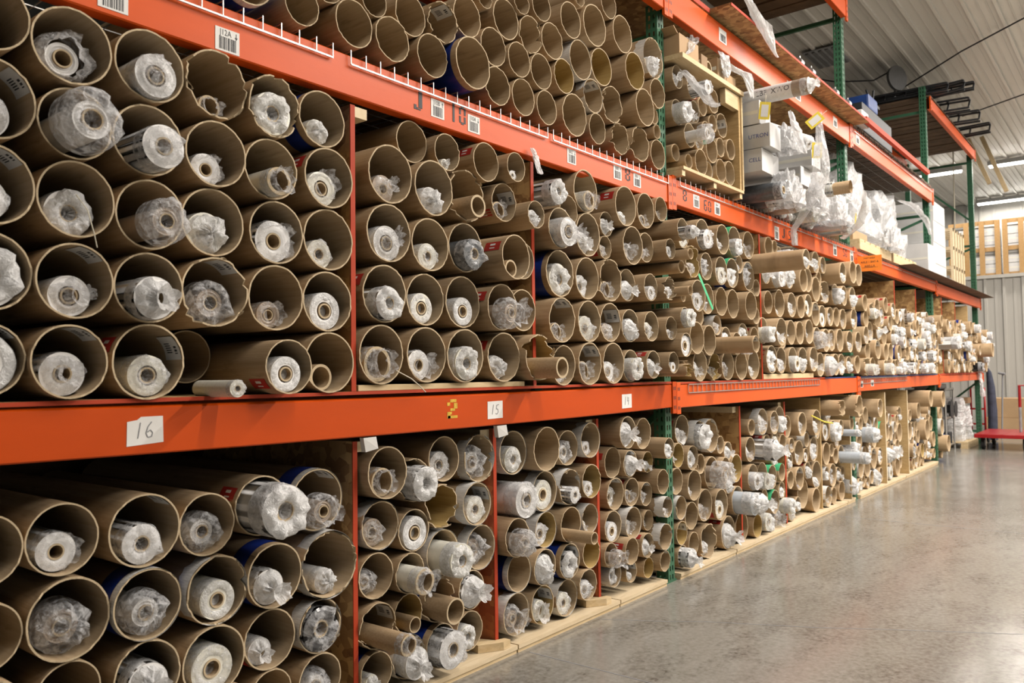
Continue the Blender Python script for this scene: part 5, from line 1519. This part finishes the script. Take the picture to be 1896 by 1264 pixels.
drape('plastic_sheet', [(4.40, -.05, 3.02), (4.50, -.10, 2.93), (4.62, -.12, 2.86), (4.76, -.10, 2.90)], [.04, .07, .08, .02], 'bag_clear', 'large limp bag hanging across the middle of the crate tubes', 'plastic sheet', 12)
drape('plastic_sheet', [(2.915, -.02, 2.245), (2.93, -.03, 2.20), (2.945, -.04, 2.13)], [.012, .02, .016], 'bag_white', 'white crumpled plastic scrap hooked on the divider under the J08Z label', 'plastic sheet', 15, )
drape('plastic_sheet', [(4.98, -.17, 3.83), (5.12, -.17, 3.68), (5.38, -.175, 3.56), (5.62, -.175, 3.45)], [.012, .05, .085, .03], 'bag_white', 'long white plastic rag hanging off the high chipboard deck', 'plastic sheet', 17)
drape('plastic_sheet', [(5.72, -.42, 3.02), (5.78, -.42, 2.80), (5.93, -.36, 2.60), (6.08, -.20, 2.44), (6.22, -.05, 2.30), (6.31, -.03, 2.20)], [.03, .085, .10, .08, .035, .05], 'bag_clear', 'long clear plastic tail hanging down over the J 50 beam', 'plastic sheet', 21)
drape('plastic_sheet', [(5.45, -.32, 2.98), (5.50, -.34, 2.86), (5.58, -.36, 2.72)], [.03, .06, .05], 'bag_clear', 'clear bag slumped below the handwritten roll', 'plastic sheet', 25)
drape('plastic_sheet', [(6.9, -.40, 2.66), (7.05, -.36, 2.58), (7.25, -.26, 2.46), (7.5, -.05, 2.40)], [.05, .05, .07, .06], 'bag_white', 'white knotted bag tail in front of second upright', 'plastic sheet', 29)
# --- long cartons and rolls piled between the crate and the second upright
carton(5.30, 5.50, -.16, 1.0, 2.90, 3.06, 'carton_white', 'white long carton, topmost right beside the crate')
carton(5.31, 5.51, -.225, 1.0, 2.735, 2.895, 'carton_white', 'white long carton lettered UTRON in blue', 'UTRON', wy=-.145)
carton(5.30, 5.50, -.17, 1.0, 2.575, 2.73, 'carton_white', 'white long carton lettered CELL under the UTRON carton', 'CELL', wy=-.12)
carton(5.53, 5.75, -.12, 1.0, 2.60, 2.76, 'carton_white', 'white long carton lettered ON right of the CELL carton', 'ON', wy=-.09)
carton(6.05, 6.25, -.26, 1.0, 2.74, 2.86, 'carton_white', 'grey-white carton with open end below the handwritten roll')
carton(5.98, 6.20, -.20, 1.0, 2.60, 2.735, 'carton_white', 'plain white carton under the open-ended grey carton')
def pile_roll(x, z, r, y, mat, label, bag=None, end='kraft_edge', seed=0, core=True, tilt=0):
    o = link('film_roll', ring_mesh('film_roll', 1, .45, 0, 1.1/r if r > .08 else 14, [mat, mat, 'kraft_inside'], 1, seed)); o.location = (x, y, z); o.scale = (r,)*3; o.rotation_euler[0] = tilt
    if core: link('core', CORE, o)
    if bag: link('plastic_bag', random.Random(seed).choice(BAG[bag]), o)
    return tag(o, label, 'film roll', 'rolls piled above the J 50 beam')
o = pile_roll(5.42, 3.12, .055, -.46, 'film_white', 'white roll with black handwriting on top of the long cartons', ('tail', 'bag_white'), seed=3)
def curl(a, c): t = -c/.0532; return (-cos(t)*1.012, 2.6-a/.055, -sin(t)*1.012+.0)
text_local('handwriting', 'LBF  XWO', .05, lambda a, c: (-cos(c/.055)*1.012, 4.2-a/.055, sin(c/.055)*1.012), 'ink_black', o)
MB().tube([(0, .02, 0), (0, 1.9, 0)], 1.01, 28, cap=False).build('tan_overwrap', 'film_tan', o, smooth=True)
pile_roll(5.50, 2.465, .062, -.24, 'film_grey', 'shiny dark grey roll right beside the crate foot', ('film', 'bag_clear'), seed=5)
o = pile_roll(6.33, 2.60, .056, -.33, 'film_cream', 'cream roll in a clear bag with brown end', ('tail', 'bag_clear'), seed=6); MB().tube([(0, -2.2, 0), (0, .0, 0)], .85, 24, cap=False).build('brown_end', 'kraft', o, smooth=True)
pile_roll(7.0, 2.455, .052, -.24, 'film_silver', 'grey roll low in front of second upright', ('ball', 'bag_white'), seed=7)
pile_roll(6.12, 2.92, .060, -.22, 'film_white', 'bagged roll end sagging off the grey carton', ('tail', 'bag_clear'), seed=8, tilt=.5)
rr = random.Random(5); k = 0; col = 0
POS = ['beside the dark grey roll', 'under the ON carton', 'left of the plastic tail', 'behind the plastic tail', 'right of the plastic tail', 'left of the cream roll', 'under the cream roll', 'right of the cream roll', 'left of the knotted bag', 'behind the knotted bag', 'nearest the second upright']
x = 5.66
while x < 7.9:
    lay = 0; z = 2.388
    while z < 3.0-(x-5.6)*.33-.03:
        r = rr.uniform(.055, .078)
        if abs(x-7.0) < .13 and lay == 0: r = .05
        m = rr.choice(('film_white', 'film_cream', 'film_white', 'film_tan', 'film_silver', 'film_grey'))
        if not (x > 6.2 and x < 6.45 and lay == 1) and not (x < 5.85 and z > 2.5) and not (5.9 < x < 6.35 and z > 2.5) and not abs(x-7.0) < .13:
            pile_roll(x, z+r, r*.97, rr.uniform(-.2, .0), m, '%s roll %s, layer %s, %s pile column' % ({'film_white': 'white', 'film_cream': 'cream', 'film_tan': 'tan', 'film_silver': 'silver', 'film_grey': 'dark grey'}[m], POS[min(10, int((x-5.6)/.21))], ('one', 'two', 'three', 'four')[lay], ORD[col]), rr.choice((('ball', 'bag_white'), ('donut', 'bag_white'), ('tail', 'bag_white'), ('donut', 'bag_clear'), ('ball', 'bag_white'))), seed=40+k)
        z += 2*r; lay += 1; k += 1
        if lay > 3: break
    x += .158; col += 1
def tag_card(x, y, z, label, tilt=0, face='x'):
    r = MB().box(-.0008, .0008, -.035, .035, -.115, 0).build('yellow_tag', 'yellow_tag', None, (x, y, z)); r.rotation_euler = (tilt, 0, .5)
    MB().box(-.0016, -.0009, -.022, .022, -.098, -.018).build('white_label', 'paper_white', r)
    MB().tube([(0, 0, -.008), (.004, .0, .03), (.01, 0, .05)], .0015, 5).build('string', 'string', r)
    return tag(r, label, 'tag', 'yellow shipping tags')
tag_card(5.10, -.28, 2.965, 'yellow tag hanging in front of the topmost white carton', .12)
tag_card(5.66, -.46, 2.98, 'yellow tag under the handwritten roll near the plastic tail', .9)
tag_card(5.93, -.34, 2.87, 'yellow tag upright on the grey-white open carton', .05)
tag_card(7.78, -.12, 2.66, 'yellow tag on the knotted bag by second upright', .1)
for q, (x0, x1, y0, y1, z0, z1, l) in enumerate(((5.56, 5.86, -.30, -.05, 2.40, 2.62, 'limp white bag bundle right of the dark grey roll'), (5.95, 6.25, -.34, -.2, 2.42, 2.60, 'white bag bundle behind the plastic tail'), (6.5, 6.85, -.34, -.1, 2.40, 2.62, 'white bag bundle right of the plastic tail'), (7.1, 7.5, -.30, .0, 2.52, 2.76, 'bulging bag bundle right of the cream roll'), (5.55, 5.80, -.30, -.1, 2.77, 2.93, 'white bag bundle on the ON carton'))):
    heap('bag_bundle', x0, x1, y0, y1, z0, z1, ('wrap', 'bag_clear')[q % 2], l, 'plastic bundle', 70+q, .13, .55)
# --- wrapped loads on the next bay
pallet(8.14, 9.32, -.02, .98, 2.383, 'pallet under the taller shrink-wrapped load'); pallet(9.42, 10.52, -.02, .98, 2.383, 'pallet under the shorter shrink-wrapped load')
MB_ = open_box(8.42, .30, 2.485, .5, .5, .10, 'cardboard', 'brown cardboard tray at the foot of the taller wrapped load')
heap('wrapped_load', 8.15, 9.38, .0, .95, 2.60, 3.42, 'wrap', 'taller lumpy load in silvery shrink wrap right of second upright', 'wrapped load', 3, .16, .5, -.15)
heap('wrapped_load', 9.42, 10.7, .0, .95, 2.485, 3.28, 'wrap', 'shorter lumpy load in silvery shrink wrap before white carton', 'wrapped load', 9, .14, .62)
heap('wrapped_load', 8.9, 9.36, -.16, .0, 2.485, 2.68, 'wrap', 'small crumpled wrapped bundle at front between the two loads', 'wrapped load', 14, .2, .6)
drape('plastic_sheet', [(10.0, .02, 3.15), (10.35, -.06, 3.12), (10.75, -.1, 3.0), (10.9, -.1, 2.86)], [.08, .1, .09, .03], 'bag_clear', 'clear wrap flap blowing right off the shorter load', 'plastic sheet', 33)
o = carton(10.75, 11.15, -.10, .8, 2.383, 2.74, 'carton_white', 'upright white carton right of the wrapped loads', name='carton')
for q, (z0, z1) in enumerate(((2.378, 2.66), (2.665, 2.95), (2.955, 3.25), (3.255, 3.52))):
    carton(12.1+.03*q, 12.95, .10, 1.0, z0, z1, 'carton_white', '%s white carton of the stack behind the third upright' % ('lowest', 'second', 'third', 'topmost')[q], name='carton')
board(9.7, 15.35, -.16, .9, 2.378, 2.381, 'dark_plank', 'thin brown sheet overhanging the upper beam at the rack end', None, 'cardboard_sheet', 'cardboard sheet')
for q in range(5):
    r = empty('pallet_stack', (13.15+q*.2, .45, 2.383))
    for z in (0, .28, .56, .83): MB().box(-.03, .03, -.42, .42, z, z+.05).build('rail', 'plywood_pale', r)
    for y in (-.42, -.14, .14, .38): MB().box(-.031, .031, y, y+.04, -.0, .88).build('post', 'pine_end', r)
    tag(r, '%s of the pale standing slatted racks left of last upright' % ('leftmost', 'second', 'middle', 'fourth', 'rightmost')[q], 'wooden rack', 'pale standing slatted racks')
# --- orange paper on the second upright
o = MB().box(8.085, 8.087, -.225, -.008, 2.155, 2.30).build('paper_sign', 'orange_paper'); tag(o, 'bright orange paper sign sticking out at second upright', 'sign')
for t, s, z in (('PART SHELF', .020, 2.277), ('AISLE 1 BAY A', .027, 2.24), ('ABELLA', .03, 2.20)):
    text_local('lettering', t, s, lambda a, c, z=z: (8.0842, -.117-a, z+c), 'ink_black', o, .95)
MB().box(8.0845, 8.0849, -.19, -.05, 2.187, 2.189).build('underline', 'ink_black', o)
# --- gear on the high decks
def box_thing(name, x0, x1, y0, y1, z0, z1, mat, label, cat, bevel=.01): return tag(MB().box(x0, x1, y0, y1, z0, z1).build(name, mat, bevel=bevel), label, cat)
box_thing('equipment_case', 8.45, 9.6, .0, .9, 3.61, 3.90, 'black_stuff', 'low black case on the high wire deck past the second upright', 'case')
box_thing('white_box', 8.2, 8.44, -.06, .4, 3.61, 3.75, 'carton_white', 'small white box beside the second upright on the high deck', 'box')
box_thing('blue_bin', 8.70, 9.05, .0, .3, 3.902, 4.05, 'blue_stuff', 'blue plastic bin on the low black case', 'bin', .02)
r = empty('folding_chair', (9.35, .3, 3.903))
for a, c in (((-.2, -.2, 0), (.15, -.15, .42)), ((.2, -.2, 0), (-.15, -.15, .35)), ((-.2, .2, 0), (.15, .15, .42))): MB().tube([a, c], .012, 6).build('frame_tube', 'black_stuff', r)
MB().box(-.18, .18, -.2, .2, .2, .23).build('seat', 'black_stuff', r); tag(r, 'folded black chair beside the blue bin', 'chair')
for q, (a, c, w) in enumerate((((11.75, -.2, 4.90), (11.80, 1.1, 4.93), .09), ((12.0, -.35, 4.96), (12.1, 1.1, 4.90), .10), ((12.3, -.42, 5.02), (12.2, .9, 5.00), .08), ((12.7, -.3, 4.90), (12.6, 1.0, 4.92), .14), ((13.4, -.32, 4.90), (13.3, 1.0, 4.92), .13), ((14.2, -.34, 4.91), (14.3, 1.0, 4.91), .12))):
    b = MB(); 
    for dx in (-w/2, w/2):
        for dz in (-w/2, w/2): b.bar(Vector(a)+Vector((dx, 0, dz)), Vector(c)+Vector((dx, 0, dz)), .025, .025)
    for t in range(6):
        p = Vector(a).lerp(Vector(c), t/5); b.bar(p+Vector((-w/2, 0, -w/2)), p+Vector((w/2, 0, w/2)), .02, .02); b.bar(p+Vector((-w/2, 0, w/2)), p+Vector((w/2, 0, w/2)), .02, .02)
    tag(b.build('black_truss', 'black_stuff'), '%s black truss piece on the topmost slatted deck' % ('leftmost', 'second', 'third and highest', 'fourth', 'fifth', 'rightmost')[q], 'truss', 'black truss pieces')
box_thing('equipment_case', 13.5, 14.1, .3, 1.0, 4.845, 5.06, 'black_stuff', 'long black case behind the trusses on the topmost deck', 'case')
o = MB().tube([(0, -.02, 0), (0, .02, 0)], .17, 28).tube([(0, .02, 0), (.05, .1, -.33)], .015, 8).build('round_shade', 'grey_disc', None, (11.95, .45, 5.23)); o.rotation_euler[2] = -.5
tag(o, 'round grey disc standing on the left end of the topmost deck', 'disc')
for q in range(4):
    x = (6.35, 6.62, 7.25, 7.62)[q]; r = empty('wheel_clamp', (x, -.09, 3.594))
    MB().box(-.03, .03, -.02, .02, 0, .02).build('plate', 'zinc', r); MB().tube([(-.035, 0, .05), (.035, 0, .05)], .03, 12).build('drum', 'galv', r); MB().tube([(0, 0, .02), (0, 0, .10)], .009, 6).build('stem', 'zinc', r)
    tag(r, '%s small shiny fitting on the front edge of the chipboard deck' % ('leftmost', 'second', 'third', 'rightmost')[q], 'fitting', 'small shiny fittings')
def cable(pts, r, label, mat='ink_black'):
    P = []
    for i in range(len(pts)-1):
        a, c = Vector(pts[i]), Vector(pts[i+1])
        for t in range(8): P.append(a.lerp(c, t/8)-Vector((0, 0, .0)))
    P.append(Vector(pts[-1])); tag(MB().tube(P, r, 6).build('cable', mat, smooth=True), label, 'cable')
cable([(12.6, .6, 5.25), (11.95, -.35, 5.40), (11.45, -1.15, 5.47), (10.6, -2.6, 5.47)], .010, 'black cable running from the disc up to the ceiling corner')
cable([(14.35, .05, 5.20), (14.3, -.8, 5.35), (14.1, -2.0, 5.47)], .010, 'black cable running right from the far end of the gear deck')
cable([(11.6, 1.7, 5.47), (11.75, 1.2, 5.30), (11.95, .75, 5.27), (12.05, .5, 5.40)], .010, 'slack black cable sagging under the ceiling above the disc')
tag(MB().tube([(17.5, .72, 5.47), (17.3, .70, 4.2), (17.5, .76, 3.2)], .012, 6).build('pull_cord', 'string'), 'pale cord hanging in front of the far crates', 'cord')
for q, (a, c) in enumerate((((17, .38, 5.483), (17, .06, 4.60)), ((17, .16, 5.483), (17, -.20, 4.42)))):
    tag(MB().bar(a, c, .07, .09, up=(1, 0, 0)).build('timber_brace', 'pine'), '%s pale timber strut under the ceiling beyond the last upright' % ('left', 'right')[q], 'timber')
r = empty('ceiling_vent', (11.2, 1.15, 5.455))
MB().box(-.35, .35, -.22, .22, .015, .028).build('frame', 'galv', r)
for q in range(5): MB().box(-.32, .32, -.19+q*.085, -.15+q*.085, 0, .0148).build('slat', 'grey_disc', r)
tag(r, 'dim slatted vent in the ceiling beside the second upright', 'vent')
# --- crates on top of the corrugated partition
for q, (y0, y1) in enumerate(((.30, 1.28), (-.72, .26), (-1.74, -.76))):
    r = empty('slatted_crate', (20.3, (y0+y1)/2, 3.17)); w = (y1-y0)/2
    for k in range(4): a = -w+k*(2*w-.10)/3; MB().box(-.35, -.32, a, a+.10, 0, 1.22).build('slat', 'crate_wood', r)
    for z in (0, .56, 1.14): MB().box(-.318, -.295, -w, w, z, z+.09).build('rail', 'crate_wood', r)
    MB().box(-.29, .35, -w, w, 0, .09).build('base', 'crate_wood', r)
    tag(r, '%s brown slatted crate above the corrugated partition' % ('leftmost', 'middle', 'rightmost')[q], 'crate', 'slatted crates on the partition')
    for k in range(5):
        carton(20.04, 20.6, (y0+y1)/2-w+.05, (y0+y1)/2+w-.05, 3.262+k*.205, 3.262+k*.205+.195, 'carton_white', '%s white carton inside the %s slatted crate' % (('lowest', 'second', 'middle', 'fourth', 'topmost')[k], ('leftmost', 'middle', 'rightmost')[q]), name='carton')
MB_ = MB()
struct(MB().box(19.63, 21.5, -9, 4.5, 3.10, 3.168), 'trim_2', 'wall_metal')
# --- things at the far end of the aisle
def cart():
    r = empty('platform_cart', (14.80, -.38, 0))
    MB().box(-.88, .46, -.36, .36, .18, .235).build('deck', 'red_metal', r, bevel=.008)
    for y in (-.2, 0, .2): MB().box(-.86, .44, y-.03, y+.03, .2352, .238).build('deck_rib', 'red_metal', r)
    for x, y in ((-.66, .27), (.36, .27), (-.66, -.27), (.36, -.27)):
        w = MB().tube([(x, y-.022, .092), (x, y+.022, .092)], .092, 22).build('wheel', 'rubber', r); MB().tube([(x, y-.026, .092), (x, y+.026, .092)], .045, 16).build('hub', 'galv', w)
        MB().box(x-.035, x+.035, y-.04, y+.04, .172, .1895).build('caster_bracket', 'galv', r)
    for y in (-.17, -.32): MB().tube([(-.2, y, .236), (-.2, y, .92)], .02, 10).build('handle_post', 'galv', r); 
    MB().tube([(-.2, -.17, .62), (-.2, -.17, .95), (-.2, -.32, .95), (-.2, -.32, .62)], .0225, 10).build('red_grip', 'red_metal', r)
    tag(r, 'red platform cart with black wheels at the end of the rack', 'cart')
cart()
def handtruck():
    r = empty('hand_truck', (15.42, .14, 0))
    MB().tube([(0, -.10, .12), (0, -.10, .9), (0, .10, .9), (0, .10, .12)], .016, 10).build('frame', 'red_metal', r, smooth=True)
    for z in (.3, .55): MB().bar((0, -.10, z), (0, .10, z), .015, .03).build('cross_bar', 'red_metal', r)
    for y in (-.13, .13): MB().tube([(.03, y-.015, .11), (.03, y+.015, .11)], .11, 16).build('wheel', 'rubber', r)
    tag(r, 'red hand truck standing behind the white bag stack', 'hand truck')
handtruck()
b = MB(); P = [(15.72, -.02, 0.02), (15.72, -.03, .5), (15.70, -.02, .9), (15.68, .0, 1.15), (15.66, .02, 1.22)]
b.tube(P, [.075, .07, .06, .04, .02], 14); tag(b.build('dark_cloth_bundle', 'dark_cloth'), 'dark blue grey cloth bundle hung upright by the last upright', 'cloth')
tag(MB().tube([(15.95, -.12, .01), (15.98, -.16, 1.12)], .012, 8).tube([(15.95, -.2, 1.12), (15.98, -.1, 1.14)], .02, 8).build('push_broom', 'ink_grey'), 'grey broom handle leaning right of the cloth bundle', 'broom')
box_thing('cardboard_box', 18.0, 18.8, -1.1, .43, 0, .27, 'cardboard', 'long low cardboard box on the floor by the corrugated wall', 'box', .004)
box_thing('cardboard_box', 18.05, 18.75, -.95, .33, .272, .64, 'cardboard', 'upper cardboard box on the long low box by the wall', 'box', .004)
for q, (x0, x1, y0, y1, z0, z1) in enumerate(((14.05, 14.45, .12, .62, .105, .33), (14.05, 14.45, .12, .62, .335, .55), (14.07, 14.43, .12, .6, .555, .76), (14.5, 14.9, .10, .60, .105, .31), (14.5, 14.9, .10, .60, .315, .50), (14.52, 14.88, .12, .6, .505, .62))):
    heap('white_bundle', x0, x1, y0, y1, z0, z1, 'bag_white', '%s white wrapped bundle in the %s stack behind the red cart' % (('lowest', 'middle', 'topmost')[q % 3], ('left', 'right')[q//3]), 'bundle', 50+q, .05, .9)
pallet(14.0, 14.95, .08, .68, 0, 'small pallet under the white bundles behind the cart')
box_thing('cardboard_box', 14.55, 14.85, .15, .5, .67, .76, 'cardboard_dark', 'small brown box on top of the right white bundle stack', 'box', .004)
def shelving():
    r = empty('wire_shelving', (13.55, .45, 0))
    for x in (-.3, .3):
        for y in (-.22, .3): MB().tube([(x, y, 0), (x, y, .93)], .014, 8).build('post', 'zinc', r)
    for z in (.08, .48, .90):
        b = MB().box(-.31, .31, -.23, .31, z, z+.006)
        for e in ((-.31, -.23, .31, -.225), (-.31, .305, .31, .31)): b.box(e[0], e[2], e[1], e[3], z, z+.035)
        b.build('shelf', 'zinc', r)
    tag(r, 'small chrome wire shelving unit beside the last floor-level tubes', 'shelving')
shelving()
for q, (x, y, z, rd) in enumerate(((13.42, .20, .63, .135), (13.72, .20, .615, .12))):
    w = MB().tube([(x, y-.02, z), (x, y+.05, z)], rd*.45, 18).tube([(x, y-.03, z), (x, y-.022, z)], rd, 26).tube([(x, y+.055, z), (x, y+.063, z)], rd, 26).build('wire_reel', 'black_stuff'); tag(w, '%s black reel on the chrome shelving' % ('larger', 'smaller')[q], 'reel')
box_thing('storage_box', 13.3, 13.5, .25, .6, .0925, .25, 'blue_stuff', 'blue box on the lowest chrome shelf', 'box', .01)
box_thing('storage_box', 13.55, 13.8, .25, .6, .0925, .27, 'black_stuff', 'dark box on the lowest chrome shelf', 'box', .01)
box_thing('storage_box', 13.3, 13.78, .3, .65, .912, .99, 'galv', 'flat grey case on the top chrome shelf', 'case', .01)
drape('plastic_sheet', [(14.55, -.03, 1.15), (14.56, -.05, 1.0), (14.60, -.06, .78)], [.05, .05, .07], 'bag_white', 'white plastic hanging down over the lower beam near the cart', 'plastic sheet', 61)
# loose ends: string over the pine plank, green strap, yellow straps
tag(MB().tube([(2.05, -.035, 1.24), (2.12, -.04, 1.21), (2.17, -.03, 1.185), (2.20, -.035, 1.158)], .002, 5).build('string', 'string'), 'white string dangling over the pine plank above the yellow 2', 'string')
tag(MB().bar((4.435, -.10, 1.80), (4.60, -.11, 1.60), .022, .002, up=(0, 1, 0)).build('green_strap', 'tape_green'), 'diagonal green strap across tubes right of first upright', 'strap')
tag(MB().tube([(6.58, -.03, .86), (6.80, -.06, .80), (7.05, -.05, .775)], .006, 5).build('yellow_strap', 'yellow_tag'), 'yellow strap poking out of tubes near the bare plywood', 'strap')
tag(MB().tube([(.93, -.03, 1.70), (.95, -.05, 1.66), (.965, -.055, 1.60), (.975, -.05, 1.565)], .0016, 5).build('string', 'string'), 'brown string hanging in front of the fourth-row tube mouth, far left', 'string')
